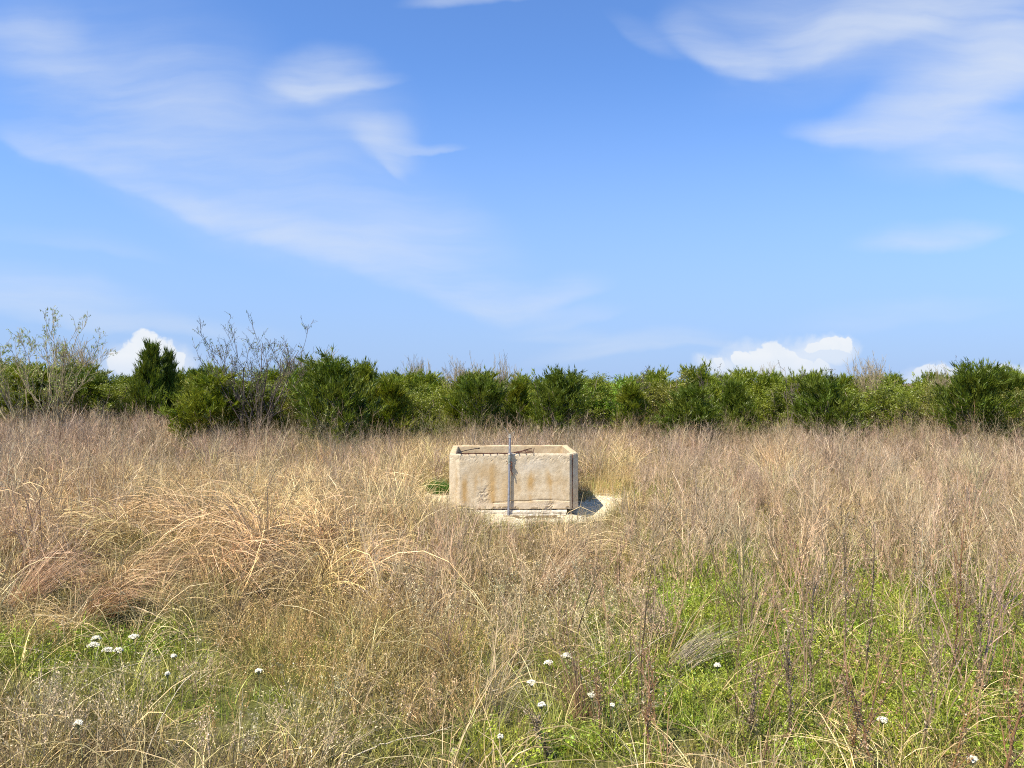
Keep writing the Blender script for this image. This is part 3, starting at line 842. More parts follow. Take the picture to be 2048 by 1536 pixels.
def lerp(a, b, t): t = np.clip(t, 0, 1)[:, None]; return np.array(a)[None] * (1 - t) + np.array(b)[None] * t
def vis(x, y, h):   # where a plant of height h shows in the photograph
    u, v = to_pix(x, y, .6 * h); return clampmap(u), np.minimum(v, 1560)

def ss(x, a, b): t = np.clip((x - a) / (b - a), 0, 1); return t * t * (3 - 2 * t)

def back_edge(x, y):
    """how far back the open field runs"""
    u = 1024 + x / y * FPX
    e = np.interp(u, [-300, 0, 380, 440, 600, 700, 860, 1000, 1100, 1250, 1400, 1600, 1700, 1850, 1950, 2300],
                  [27, 27, 26, 22, 20.5, 18, 21, 22, 21, 23, 22, 22.5, 20.5, 22, 20, 20.5])
    return y < e + 1.2

def build_field():
    # 1. short mixed grass over everything
    X, Y, r = field_points(34, 11, 2.4, 29)
    u, v = vis(X, Y, .1)
    g = fsum(GREEN, u, v) + (vnoise(X, Y, 1.1, 3, 3) - .45) * .7
    grav = fsum(GRAVEL, *to_pix(X, Y))
    n2 = vnoise(X, Y, 2.3, 17, 3)
    tint = lerp((.46, .33, .15), (.34, .29, .09), ss(n2, .3, .7))
    tint = lerp((0, 0, 0), (1, 1, 1), np.zeros(len(X))) + tint
    tg = lerp((.38, .37, .055), (.28, .36, .035), ss(n2, .35, .75))
    k = ss(g, .15, .75)[:, None]; tint = tint * (1 - k) + tg * k
    gh = 1 - .42 * k[:, 0]
    pr = 1 - ss(grav - (vnoise(X, Y, 4.0, 207, 3) - .5) * 1.6, .3, .9) * .80
    protos = [tuft(100 + i, 40, .15 + .03 * i, .10, .5, .45, .0052, 4) for i in range(6)]
    place('grass', 'short mixed green and straw grass covering the field', X, Y, r, pr * .95, protos, .75, 1.35, tint, .15, gh, hp=.19)

    # 2. fine straw litter / matted old grass, longer blades lying over
    X, Y, r = field_points(13, 12, 2.4, 27)
    u, v = vis(X, Y, .2)
    g = fsum(GREEN, u, v); grav = fsum(GRAVEL, *to_pix(X, Y))
    pr = (.58 - .42 * ss(g, .3, .9)) * (1 - ss(grav, .2, .5)) * (.4 + .9 * vnoise(X, Y, 1.0, 23, 3))
    tint = lerp((.60, .44, .21), (.50, .42, .18), vnoise(X, Y, 1.4, 8, 2))
    protos = [tuft(130 + i, 26, .34 + .05 * i, .09, .75, .9, .0055, 6) for i in range(5)]
    place('straw_grass', 'loose bleached straw grass bent over among the green', X, Y, r, pr, protos, .8, 1.3, tint, .2)

    # 3. grey-mauve twiggy dead weeds, the main cover
    X, Y, r = field_points(15, 13, 2.6, 29)
    u, v = vis(X, Y, .65)
    edge = 975 + 175 * ss(u, 1220, 1400) + 130 * (1 - ss(u, 60, 330)) + 190 * ss(u, 560, 760) * (1 - ss(u, 1230, 1330)) - 25 * ss(u, 180, 300) * (1 - ss(u, 620, 760))
    edge = edge + (vnoise(X, Y, .55, 33, 3) - .5) * 190
    pr = 1 - ss(v, edge - 45, edge + 70)
    pr = np.maximum(pr, .10 * (vnoise(X, Y, .8, 44, 3) > .52))
    cl = vnoise(X, Y, 1.9, 46, 2)
    pr = pr * (.25 + .85 * ss(cl, .3, .55))
    u0, v0 = to_pix(X, Y)
    pr = pr * (1 - ss(fsum(GRAVEL, u0, v0), .12, .4)) 
    # keep the tank's face free of tall plants, as in the photo
    infront = (np.abs(X - .1) < 1.35) & (Y > 10.9) & (Y < 13.0)
    pr = np.where(infront, pr * .25, pr)
    gold = fsum([(870, 905, 90, 40, 1.2), (1210, 935, 60, 50, 1.2), (610, 890, 70, 20, .9), (1560, 945, 60, 40, .7), (2000, 880, 90, 25, .7), (800, 960, 120, 30, .8)], u, v)
    pr = pr * (1 - .75 * ss(gold, .3, .8))
    pr = pr * back_edge(X, Y)
    n = vnoise(X, Y, .7, 51, 3)
    tint = lerp((.50, .355, .225), (.59, .42, .235), ss(n, .3, .7))
    tint = tint * (1 - .0) * lerp((1, 1, 1), (.92, 1.0, 1.12), ss(vnoise(X, Y, 1.3, 77, 2), .6, .8) * ss(u, 1200, 1500))
    hm = (.62 + .42 * vnoise(X, Y, .45, 61, 2)) * (.72 + .62 * ss(cl, .3, .75))
    hm = hm * (1 - .35 * ss(v, 1000, 1200) * (u < 1250)) * (1 + .28 * (1 - ss(u, 300, 450)) * ss(Y, 14, 22))
    du = np.abs(u0 - 1028); hm = np.where((Y < 12.6) & (du < 190), np.minimum(hm, .62 + .3 * (Y < 9)), hm)
    protos = [twiggy(200 + i, 7, .72 + .03 * i, 7, .0095, 0, .06, .17, None, .24) for i in range(8)]
    place('dead_weeds', 'dense grey-brown twiggy dead weeds standing across the field', X, Y, r, pr, protos, .7, 1.2, tint, .12, hm, 0, r.normal(.1, .9, len(X)), hp=.8)

    # 4. golden bunch grass
    X, Y, r = field_points(14, 14, 3, 27)
    u, v = vis(X, Y, .45)
    GOLD = [(870, 905, 90, 40, 1.2), (1215, 930, 55, 55, 1.3), (610, 890, 70, 22, .9), (1560, 945, 60, 40, .8), (2000, 880, 90, 25, .7), (800, 960, 150, 40, .9),
            (480, 1000, 300, 60, 1.0), (700, 1040, 220, 60, .75), (250, 985, 120, 35, .6), (1120, 1085, 80, 30, .5), (1240, 1010, 60, 30, .3), (300, 1130, 200, 60, .2), (1000, 880, 160, 18, .5), (830, 1010, 60, 30, .6)]
    pr = ss(fsum(GOLD, u, v) + (vnoise(X, Y, 1.3, 71, 3) - .5) * .6, .25, .9)
    u0, v0 = to_pix(X, Y)
    pr = pr * (1 - ss(fsum(GRAVEL, u0, v0), .15, .4)) * back_edge(X, Y) * (1 - ((np.abs(X - .1) < 1.2) & (Y > 10.8) & (Y < 13.0)) * .93)
    tint = lerp((.62, .445, .19), (.68, .51, .25), vnoise(X, Y, 1.1, 72, 2))
    protos = [tuft(160 + i, 46, .55 + .05 * i, .08, .40, .5, .0075, 6) for i in range(6)]
    place('golden_grass', 'golden dry bunch grass in clumps by the tank and left of it', X, Y, r, pr, protos, .75, 1.25, tint, .15)

    # 5. rusty orange lodged bluestem on the left
    X, Y, r = field_points(12, 15, 3, 20)
    u, v = vis(X, Y, .3)
    BLUE = [(250, 1010, 190, 60, 1.0), (430, 1060, 260, 110, 1.1), (640, 1100, 180, 90, .6), (110, 1140, 110, 70, .9), (260, 1190, 170, 55, 1.1), (450, 1010, 160, 40, .8), (600, 1150, 150, 60, .6), (60, 1190, 80, 50, .6),
            (1130, 1120, 70, 50, .8), (760, 1060, 100, 50, .5)]
    pr = ss(fsum(BLUE, u, v) + (vnoise(X, Y, 1.2, 81, 3) - .5) * .7, .3, .95)
    pr *= 1 - .85 * ss(fsum([(230, 1285, 260, 30, 1.0)], u, v), .2, .6)
    cb = vnoise(X, Y, 1.5, 86, 2); pr *= .2 + .9 * ss(cb, .34, .55)
    tint = lerp((.57, .37, .175), (.69, .49, .24), ss(vnoise(X, Y, 1.5, 82, 3), .35, .65))
    protos = [tuft(180 + i, 64, .62 + .05 * i, .07, .45, 1.15, .0062, 8, .45 if i % 2 else -.35, .15) for i in range(6)]
    rz = r.normal(0, .7, len(X))
    place('bluestem_grass', 'rust-tinted dry grass lodged in arching mats on the left', X, Y, r, pr * .9, protos, .75, 1.15, tint, .2, .7 + .75 * ss(cb, .4, .8), 0, rz)

    # 6. rust-brown fine weeds low in the middle
    X, Y, r = field_points(22, 16, 2.6, 12)
    u, v = vis(X, Y, .3)
    RUST = [(610, 1240, 130, 70, 1.0), (760, 1300, 200, 90, 1.0), (860, 1380, 120, 60, .9), (560, 1300, 140, 60, .7), (480, 1380, 110, 50, .4), (330, 1420, 120, 60, .5), (700, 1400, 160, 50, .4), (40, 1250, 110, 34, .9)]
    pr = ss(fsum(RUST, u, v) + (vnoise(X, Y, 1.6, 91, 3) - .5) * .8, .3, 1.0)
    tint = lerp((.50, .32, .10), (.46, .33, .13), vnoise(X, Y, 2.0, 92, 2))
    protos = [twiggy(300 + i, 8, .36 + .02 * i, 7, .0040, 2, .10, .45, None, .26, True, .0085) for i in range(5)]
    place('rusty_weeds', 'low rust-brown fine-stemmed weeds in the middle foreground', X, Y, r, pr, protos, .8, 1.2, tint, .12)

    # 7. beige seedy weeds in the near left and middle
    X, Y, r = field_points(18, 17, 2.4, 12)
    u, v = vis(X, Y, .35)
    SEED = [(250, 1440, 260, 90, .9), (60, 1420, 120, 80, .7), (660, 1420, 120, 60, .8), (340, 1360, 90, 40, .6), (1190, 1200, 200, 90, .7), (1150, 1350, 200, 100, .55), (1500, 1300, 120, 60, .4), (700, 1200, 160, 40, .5), (1360, 1260, 70, 50, .6),
            (600, 1500, 200, 50, .7), (1400, 1080, 90, 60, .5), (1000, 1230, 240, 60, .55), (1750, 1010, 200, 50, .4), (950, 1400, 100, 60, .3)]
    pr = ss(fsum(SEED, u, v) + (vnoise(X, Y, 1.5, 95, 3) - .5) * .9, .3, 1.05)
    tint = lerp((.54, .43, .25), (.44, .32, .18), ss(vnoise(X, Y, 1.8, 96, 2), .3, .7))
    protos = [twiggy(330 + i, 7, .42 + .03 * i, 6, .0044, 3, .10, .30, None, .22, True, .0105) for i in range(5)]
    place('seedy_weeds', 'pale beige dead weeds with dry seed heads in the foreground', X, Y, r, pr * .9, protos, .8, 1.25, tint, .14)

    # 8. green leafy ground cover
    X, Y, r = field_points(60, 18, 2.4, 15)
    u, v = vis(X, Y, .08)
    FG = [(1700, 1350, 480, 190, 1.3), (1470, 1190, 140, 100, 1.2), (1950, 1240, 180, 110, .9), (980, 1510, 200, 40, .6), (960, 1500, 120, 40, .5), (180, 1280, 240, 34, .9), (1180, 1490, 160, 40, .35), (875, 975, 26, 18, 1.5), (40, 1310, 110, 26, .8)]
    pr = ss(fsum(FG, u, v) + (vnoise(X, Y, 1.8, 101, 3) - .5) * .9, .25, .85)
    tint = lerp((.24, .35, .026), (.40, .45, .05), vnoise(X, Y, 2.1, 102, 2))
    protos = [forb(400 + i, 14, .12 + .015 * i, .020, .009, .13) for i in range(6)]
    place('clover', 'bright green leafy ground cover between the dead stems', X, Y, r, pr * .85, protos, .8, 1.4, tint, .15, hp=.15)

    # 9. taller green grass blades in green areas
    X, Y, r = field_points(22, 19, 2.4, 16)
    u, v = vis(X, Y, .15)
    pr = ss(fsum(GREEN, u, v) + (vnoise(X, Y, 1.5, 111, 3) - .5) * .8, .3, .95) * .5
    tint = lerp((.33, .35, .06), (.42, .38, .10), vnoise(X, Y, 1.7, 112, 2))
    protos = [tuft(140 + i, 32, .17 + .03 * i, .08, .5, .5, .0052, 5) for i in range(5)]
    place('green_grass', 'fresh green grass blades in the open patches', X, Y, r, pr, protos, .8, 1.3, tint, .15, hp=.23)

    # 10. sparse taller leafless stems on the right
    X, Y, r = field_points(8, 20, 2.8, 13)
    u, v = vis(X, Y, .45)
    pr = ss(fsum([(1750, 1180, 380, 130, 1.0), (1900, 1350, 260, 140, .7), (1560, 1300, 180, 120, .6), (1230, 1330, 180, 130, .7), (1650, 1450, 240, 80, .7)], u, v), .15, .8) * .75
    tint = lerp((.27, .165, .085), (.38, .25, .13), vnoise(X, Y, 2.2, 122, 2))
    protos = [twiggy(360 + i, 3, .80 + .05 * i, 5, .0080, 4, .05, .16, None, .16, True, .013) for i in range(5)]
    place('brown_stems', 'sparse thin brown leafless stems over the green on the right', X, Y, r, pr, protos, .7, 1.15, tint, .12)
build_field()

# rubble round the tank
def build_rubble():
    M_STONE = plant_mat('caliche_stone', 'INSTANCER', 0.0)
    def stone(seed):
        import bmesh
        bm = bmesh.new(); bmesh.ops.create_icosphere(bm, subdivisions=2, radius=1)
        r = np.random.default_rng(seed); k = r.normal(size=(7, 3)); k /= np.linalg.norm(k, axis=1)[:, None]
        for v_ in bm.verts:
            c = np.array(v_.co)
            for q in k:
                e = c @ q - .62
                if e > 0: c = c - q * e
            c = c * (1, .8, .6) + r.normal(size=3) * .02
            v_.co = c
        me = bpy.data.meshes.new('stone'); bm.to_mesh(me); bm.free(); me.materials.append(M_STONE)
        a = me.attributes.new('tone', 'FLOAT', 'POINT'); a.data.foreach_set('value', np.ones(len(me.vertices), np.float32))
        return me
    r = np.random.default_rng(77)
    n = 60000
    X = r.uniform(-3, 5, n); Y = r.uniform(10.8, 16.5, n)
    u, v = to_pix(X, Y)
    p = ss(fsum(GRAVEL, u, v) + (vnoise(X, Y, 3.3, 7, 3) - .5) * 1.6, .35, 1.0) * .42
    k = (r.uniform(size=n) < p) & ~in_tank(X, Y, .03)
    X, Y = X[k], Y[k]; n = len(X)
    s = .008 + .022 * r.power(.45, n) * r.uniform(.2, 1, n)
    tint = lerp((.52, .43, .27), (.80, .74, .58), r.uniform(size=n)) * r.uniform(.85, 1.08, n)[:, None]
    print('rubble', n)
    scatter('gravel', np.column_stack([X, Y, ground_z(X, Y) + s * .2]), r.uniform(0, 6.28, (n, 3)) * [.15, .15, 1], np.repeat(s[:, None], 3, 1), r.integers(0, 5, n), tint,
            [stone(i) for i in range(5)], 'loose cream caliche rubble spread around the concrete tank')
build_rubble()

# ------------------------------------------------------------------ trees
def juniper(seed, H=2.5, Wd=1.2, shape='round', dens=1.0):
    r = np.random.default_rng(seed)
    trunk = polys(np.array([[0, 0, -.05]]), np.array([[r.normal() * .08, r.normal() * .08, 1.]]), H * .96, 9, r, .02, 0, .05)
    tr = np.linspace(.075, .008, 9)[None]
    nl = int(120 * dens)
    lump = r.uniform(0, 6.28, 5)
    def LL(t, pi):
        if shape == 'cone': prof = (1 - t) ** 1.05 * 1.1 + .05
        elif shape == 'spire': prof = np.where(t < .34, .95, .95 * (np.maximum(1 - t, 0) / .66) ** 1.9) + .045
        else: prof = np.sqrt(np.clip(1 - (np.clip(t - .28, 0, 1) / .74) ** 2, 0, 1)) * .95 + .10
        return Wd * prof * (.80 + .22 * np.sin(t * 9 + lump[0]) + .35 * (r.uniform(size=len(t)) ** 3)) * r.uniform(.75, 1.1, len(t))
    P1, R1 = grow(trunk, tr, nl, r, .04, .985, LL, 52, 6, .17, 0, .08, .45, .2)
    # limbs shorter towards the viewer side vary, giving lobes
    P2, R2 = grow(P1, R1, 6, r, .35, .98, lambda t, pi: .34 * Wd * r.uniform(.4, 1.1, len(t)), 38, 4, .14, 0, .12, .5, .1)
    P2[:, :, 2] = np.maximum(P2[:, :, 2], .04)
    g = Geo(); g.tubes(trunk, tr, 7); g.tubes(P1[: nl // 2], R1[: nl // 2] * .7, 4)
    tm = g.mesh('trunk', M_BARK, True)
    g = Geo()
    k = np.repeat(np.arange(len(P2)), int(17)); t = r.uniform(0.05, 1, len(k)) ** .8 * 2.999; i = t.astype(int); f = (t - i)[:, None]
    C = P2[k, i] * (1 - f) + P2[k, i + 1] * f; T = nrm(P2[k, i + 1] - P2[k, i])
    C = C + r.normal(size=C.shape) * (.045 * (1.15 - t / 3))[:, None]
    tone = (.72 + .5 * r.uniform(size=len(P2)))[k] * r.uniform(.75, 1.25, len(k))
    g.leaves(C, T + UP * .45 + r.normal(size=C.shape) * .30, r.uniform(.08, .19, len(k)), r.uniform(.016, .030, len(k)), r, tone)
    # twigs run out past the foliage at limb ends
    e = P1[:, -1]; kk = np.repeat(np.arange(len(e)), 22); tt = r.uniform(0, 1, len(kk))[:, None]
    C = P1[kk, -2] * (1 - tt) + P1[kk, -1] * tt + r.normal(size=(len(kk), 3)) * .035; T = nrm(P1[kk, -1] - P1[kk, -2])
    g.leaves(C, T + UP * .6 + r.normal(size=C.shape) * .22, r.uniform(.08, .20, len(kk)), .020, r, r.uniform(.8, 1.4, len(kk)))
    return tm, g.mesh('crown', M_CROWN)

def leafy(seed, H=2.5, Wd=1.3, dens=1.0, leaf=.035, nl=12, stems=7, bare=.25):
    """spring bush or small tree: several stems, fine twigs, loose small leaves"""
    r = np.random.default_rng(seed)
    a = np.linspace(0, 6.28, stems, endpoint=False) + r.normal(0, .3, stems)
    ln = r.uniform(.15, .75, stems) * Wd / H * 1.3
    P0 = polys(np.column_stack([np.cos(a) * .06, np.sin(a) * .06, np.full(stems, -.05)]), np.column_stack([np.cos(a) * ln, np.sin(a) * ln, np.ones(stems)]), H * r.uniform(.72, .98, stems), 8, r, .04, 0, .1)
    R0 = r.uniform(.02, .035, stems)[:, None] * np.linspace(1, .2, 8)[None]
    P1, R1 = grow(P0, R0, int(15 * dens), r, .15, .98, lambda t, pi: Wd * .62 * (1.1 - t * .75) * r.uniform(.5, 1.1, len(t)), 48, 5, .10, 0, .12, .5)
    P2, R2 = grow(P1, R1, 5, r, .25, .98, .28 * Wd, 38, 4, .08, 0, .14, .6)
    g = Geo(); g.tubes(P0, R0, 6); g.tubes(P1, R1, 4); tm = g.mesh('trunk', M_BARK, True)
    g = Geo()
    g.ribbons(P2, np.maximum(R2, .0035), r, .9)
    k = np.repeat(np.arange(len(P2)), nl); t = r.uniform(.1, 1, len(k)) * 2.999; i = t.astype(int); f = (t - i)[:, None]
    C = P2[k, i] * (1 - f) + P2[k, i + 1] * f + r.normal(size=(len(k), 3)) * .03
    tone = (.7 + .6 * r.uniform(size=len(P2)))[k] * r.uniform(.75, 1.3, len(k))
    g.leaves(C, r.normal(size=C.shape) + UP * .3, leaf * r.uniform(.6, 1.5, len(k)), leaf * .6 * r.uniform(.6, 1.3, len(k)), r, tone, True)
    return tm, g.mesh('crown', M_LEAF)

def twigbush(seed, H=2.4, Wd=.9, stems=34, n1=8, n2=5, thick=1.3, mat=None, ups=.12):
    r = np.random.default_rng(seed)
    a = r.uniform(0, 6.28, stems); ln = r.uniform(.05, .6, stems) * Wd / H * 1.2
    P0 = polys(np.column_stack([np.cos(a) * .1, np.sin(a) * .1, np.full(stems, -.05)]), np.column_stack([np.cos(a) * ln, np.sin(a) * ln, np.ones(stems)]), H * r.uniform(.7, 1.0, stems), 8, r, .03, 0, .07)
    R0 = (thick * r.uniform(.010, .018, stems))[:, None] * np.linspace(1, .3, 8)[None]
    P1, R1 = grow(P0, R0, n1, r, .35, .98, H * .22, 30, 5, ups, 0, .09, .65)
    P2, R2 = grow(P1, R1, n2, r, .25, .98, H * .10, 30, 4, ups, 0, .12, .65)
    g = Geo(); g.tubes(P0, R0, 5); tm = g.mesh('trunk', mat or M_TWIG, True)
    g = Geo(); g.tubes(P1, np.maximum(R1, .004), 4); g.tubes(P2, np.maximum(R2, .0038), 3)
    return tm, g.mesh('crown', mat or M_TWIG)

LAB_TREES = 'trees and bushes along the edge of the field'
def add_tree(name, label, cat, meshes, loc, rz, scale, color, group=LAB_TREES, parts=('trunk', 'crown')):
    o = empty(name, loc, rz); o.scale = scale
    tag(o, label, cat, group)
    for nm, me in zip(parts, meshes):
        c = obj(nm, me, o); c.color = (*color, 1)
    return o

DK = (.150, .180, .018); MD = (.235, .25, .020); YG = (.245, .27, .026); OL = (.27, .25, .04); BR = (.27, .41, .04); TN = (.30, .22, .13)
JUN = [juniper(500 + i, 2.5, 1.15, s) for i, s in enumerate(['round', 'round', 'cone', 'spire', 'round', 'cone'])]
LEA = [leafy(520 + i, 2.5, 1.25, 1.35, .044, 22) for i in range(4)]
TW = [twigbush(540 + i, 2.4, .9) for i in range(3)]
def tree_at(kind, var, px, ytop, D, halfpx, color, label, name, cat, base=None, rz=None):
    x = (px - 1024) / FPX * D; z = float(ground_z(x, D))
    H = EYE + (HORIZON - ytop) / FPX * D - z
    half = halfpx / FPX * D
    src, h0, w0 = {'J': (JUN, 2.62, 1.25), 'L': (LEA, 2.6, 1.3), 'T': (TW, 2.45, .95)}[kind]
    me = src[var % len(src)]
    sz = H / h0 * (1.0 if kind != 'T' else 1.06); sx = half / w0 * (1.32 if kind != 'T' else 1.0)
    add_tree(name, label, cat, me, (x, D, z - .02), (var * 1.7 + px * .013) % 6.28 if rz is None else rz, (sx, sx, sz), color)

TREES = [
 # kind, variant, px, top row, distance, half width px, colour, label
 ('J', 0, 60, 742, 27.5, 105, MD, 'mid-green juniper behind the bare willow at the left edge of the field'),
 ('L', 1, 20, 715, 30.0, 95, OL, 'olive spring-leafed tree at the far left, its crown tan at the top'),
 ('T', 0, 155, 700, 29.0, 62, TN, 'pale tan leafless bush showing above the trees right behind the left willow'),
 ('J', 1, 150, 752, 27.0, 70, DK, 'dark juniper beside the right-hand stems of the left willow'),
 ('L', 2, 215, 742, 27.5, 78, YG, 'yellow-green bush between the left willow and the spired juniper'),
 ('J', 3, 288, 682, 26.5, 62, DK, 'tall dark juniper with twin spires in front of the left white cloud'),
 ('J', 3, 332, 698, 27.0, 40, DK, 'juniper with a thin pointed top, right-hand twin of the spired juniper'),
 ('J', 5, 372, 735, 26.8, 62, DK, 'small dark juniper with a bent tip right of the spired juniper'),
 ('J', 4, 418, 762, 23.0, 92, MD, 'broad low juniper left of the second bare willow, nearly black at its foot'),
 ('L', 3, 432, 735, 27.5, 82, OL, 'russet-topped olive bush just left of the second bare willow'),
 ('L', 0, 530, 735, 26.0, 95, YG, 'yellow-green bushy tree directly behind the second bare willow'),
 ('J', 1, 510, 775, 23.8, 80, MD, 'low green juniper at the foot of the second bare willow'),
 ('T', 1, 575, 722, 28.5, 45, TN, 'tan leafless bush behind the right side of the second willow'),
 ('L', 1, 606, 752, 25.0, 62, OL, 'brown-green bush between the second willow and the big near juniper'),
 ('J', 4, 672, 733, 20.8, 100, DK, 'big near dark juniper left of the tank, reaching lowest into the field'),
 ('J', 0, 716, 738, 22.5, 62, MD, 'juniper with feathered tips on the right shoulder of the big near juniper'),
 ('T', 2, 655, 724, 27.5, 62, (.3, .2, .1), 'thin brown twigs rising above the big near juniper'),
 ('J', 2, 785, 756, 22.8, 74, MD, 'mid-green juniper with a slanting edge, right of the big near juniper'),
 ('T', 0, 832, 732, 31.0, 38, TN, 'round pale dead-topped bush standing alone above the line, left of the tank'),
 ('L', 2, 846, 750, 25.5, 70, YG, 'yellow-green rounded bush below the pale dead-topped bush'),
 ('J', 5, 905, 748, 24.0, 76, MD, 'juniper above the left corner of the tank'),
 ('T', 1, 925, 733, 27.0, 50, (.3, .13, .08), 'reddish twiggy bush above the left half of the tank'),
 ('J', 1, 968, 762, 23.2, 66, DK, 'dark low juniper right above the pipe'),
 ('T', 2, 1008, 733, 27.0, 40, (.2, .15, .12), 'grey leafless bush with upright twigs straight above the pipe'),
 ('J', 3, 1040, 757, 24.0, 60, MD, 'juniper just right of the upright grey twigs, above the tank'),
 ('J', 0, 1098, 752, 22.6, 78, DK, 'near dark juniper above the right half of the tank, with a pointed leader'),
 ('L', 0, 1170, 742, 25.0, 72, YG, 'light green bush left of the brightest green tree'),
 ('L', 3, 1215, 733, 25.5, 82, BR, 'brightest green spring tree of the line, right of the tank'),
 ('J', 2, 1262, 765, 23.5, 66, MD, 'low green juniper in front of the brightest green tree'),
 ('L', 1, 1328, 741, 25.0, 85, OL, 'dome-shaped olive tree right of the brightest green tree'),
 ('J', 4, 1372, 785, 22.4, 72, DK, 'small dark near juniper in front of the dome-shaped olive tree'),
 ('L', 2, 1418, 762, 25.0, 62, YG, 'yellow-green bush under the left end of the right-hand cloud bank'),
 ('J', 5, 1480, 760, 23.8, 66, DK, 'dark juniper with spiky tips under the left half of the right-hand cloud'),
 ('L', 0, 1548, 762, 24.8, 76, YG, 'yellow-green bush under the middle of the right-hand cloud'),
 ('T', 0, 1540, 746, 28.0, 34, (.25, .2, .18), 'purplish-brown twigs under the right-hand cloud'),
 ('J', 1, 1608, 752, 24.0, 58, MD, 'juniper with a hooked tip right of the forked bare tree'),
 ('J', 4, 1668, 772, 21.8, 80, DK, 'dark near juniper with steep slanting plumes right of the large cloud'),
 ('L', 3, 1722, 738, 24.5, 88, YG, 'large yellow-green tree right of the large cloud, twigs at its top'),
 ('T', 1, 1745, 728, 25.5, 50, (.2, .17, .1), 'fine dark twigs fanning out of the large yellow-green tree'),
 ('L', 2, 1800, 752, 24.0, 72, YG, 'light green bush between the large yellow-green tree and the right cloud'),
 ('L', 1, 1862, 768, 24.0, 62, OL, 'low olive bush under the small right cloud'),
 ('T', 2, 1885, 752, 26.5, 44, (.26, .2, .16), 'grey-brown twigs under the small right cloud'),
 ('J', 0, 1938, 742, 20.8, 86, DK, 'large dark near juniper close to the right edge, ragged at the top'),
 ('J', 3, 1998, 738, 22.0, 56, DK, 'slim dark juniper with a thin leader near the right edge'),
 ('L', 0, 2030, 770, 21.0, 55, OL, 'brownish open bush at the foot of the trees at the right edge'),
 ('J', 5, 2062, 750, 22.0, 60, DK, 'dark juniper cut by the right edge of the view'),
]
for i, (k, var, px, yt, D, hp, c, lab) in enumerate(TREES):
    nm, cat = {'J': ('juniper_tree', 'juniper'), 'L': ('leafy_bush', 'bush'), 'T': ('bare_bush', 'bush')}[k]
    tree_at(k, var, px, yt, D, hp, c, lab, nm, cat)

# bare, just budding willows in front of the line
def willow(seed, stems, leafn, mat):
    """stems: list of (dx, dz) tips in metres from the base"""
    r = np.random.default_rng(seed); n = len(stems); K = 9
    P0 = np.zeros((n, K, 3)); t = np.linspace(0, 1, K)
    for i, (dx, dz) in enumerate(stems):
        b = np.array([r.normal() * .10 + dx * .05, r.normal() * .12, -.05]); dy = r.normal() * .5
        P0[i] = np.column_stack([b[0] + dx * t ** (1.25), b[1] + dy * t, b[2] + (dz + .05) * t ** .9])
        P0[i, 1:-1] += r.normal(size=(K - 2, 3)) * .045
    R0 = r.uniform(.018, .031, n)[:, None] * np.linspace(1, .16, K)[None] ** .8
    P1, R1 = grow(P0, R0, 6, r, .25, .97, .95, 28, 7, .16, 0, .10, .6)
    P2, R2 = grow(P1, R1, 4, r, .3, .97, .42, 30, 5, .16, 0, .14, .62)
    P3, R3 = grow(P2, R2, 3, r, .25, 1.0, .18, 40, 4, .03, .25, .18, .65)
    g = Geo(); g.tubes(P0, R0, 7); tm = g.mesh('trunk', mat, True)
    g = Geo(); g.tubes(P1, np.maximum(R1, .005), 5); g.tubes(P2, np.maximum(R2, .0040), 4); g.tubes(P3, np.maximum(R3, .0034), 3)
    cm = g.mesh('twigs', mat)
    g = Geo()
    k = r.integers(0, len(P3), leafn); tt = r.uniform(.3, 1, leafn)[:, None]
    C = P3[k, 0] * (1 - tt) + P3[k, -1] * tt
    g.leaves(C, r.normal(size=C.shape) * .5 - UP * .9, r.uniform(.04, .085, leafn), .020, r, r.uniform(.7, 1.3, leafn), True)
    lm = g.mesh('leaves', M_LEAF)
    return tm, cm, lm
def put_willow(px, D, tips, seed, leafn, mat, label, color):
    x = (px - 1024) / FPX * D; z = float(ground_z(x, D))
    st = [((tx - px) / FPX * D, EYE - z - (ty - HORIZON) / FPX * D) for tx, ty in tips]
    add_tree('willow_tree', label, 'tree', willow(seed, st, leafn, mat), (x, D, z), 0, (1, 1, 1), color, 'bare budding willows', ('trunk', 'twigs', 'leaves'))
put_willow(105, 24.0, [(75, 670), (108, 666), (140, 678), (182, 664), (196, 719), (48, 714), (128, 714), (92, 720), (164, 714), (30, 734)], 601, 2600, M_TWIG,
           'many-stemmed bare willow with pale green leaves, right one of two at the left edge', (.40, .44, .09))
put_willow(45, 24.6, [(-10, 664), (10, 662), (34, 690), (-40, 684), (-70, 714), (5, 724), (60, 744)], 602, 2600, M_TWIG,
           'bare willow cut by the left edge of the view, pale leaves at its tips', (.40, .44, .09))
put_willow(512, 22.5, [(445, 690), (422, 710), (492, 692), (530, 686), (562, 698), (598, 708), (540, 720), (602, 742), (470, 744), (510, 726), (612, 706), (578, 700), (436, 712)], 603, 1500, M_DARKTWIG,
           'dark leafless willow with spreading stems, standing alone left of the middle', (.20, .24, .07))
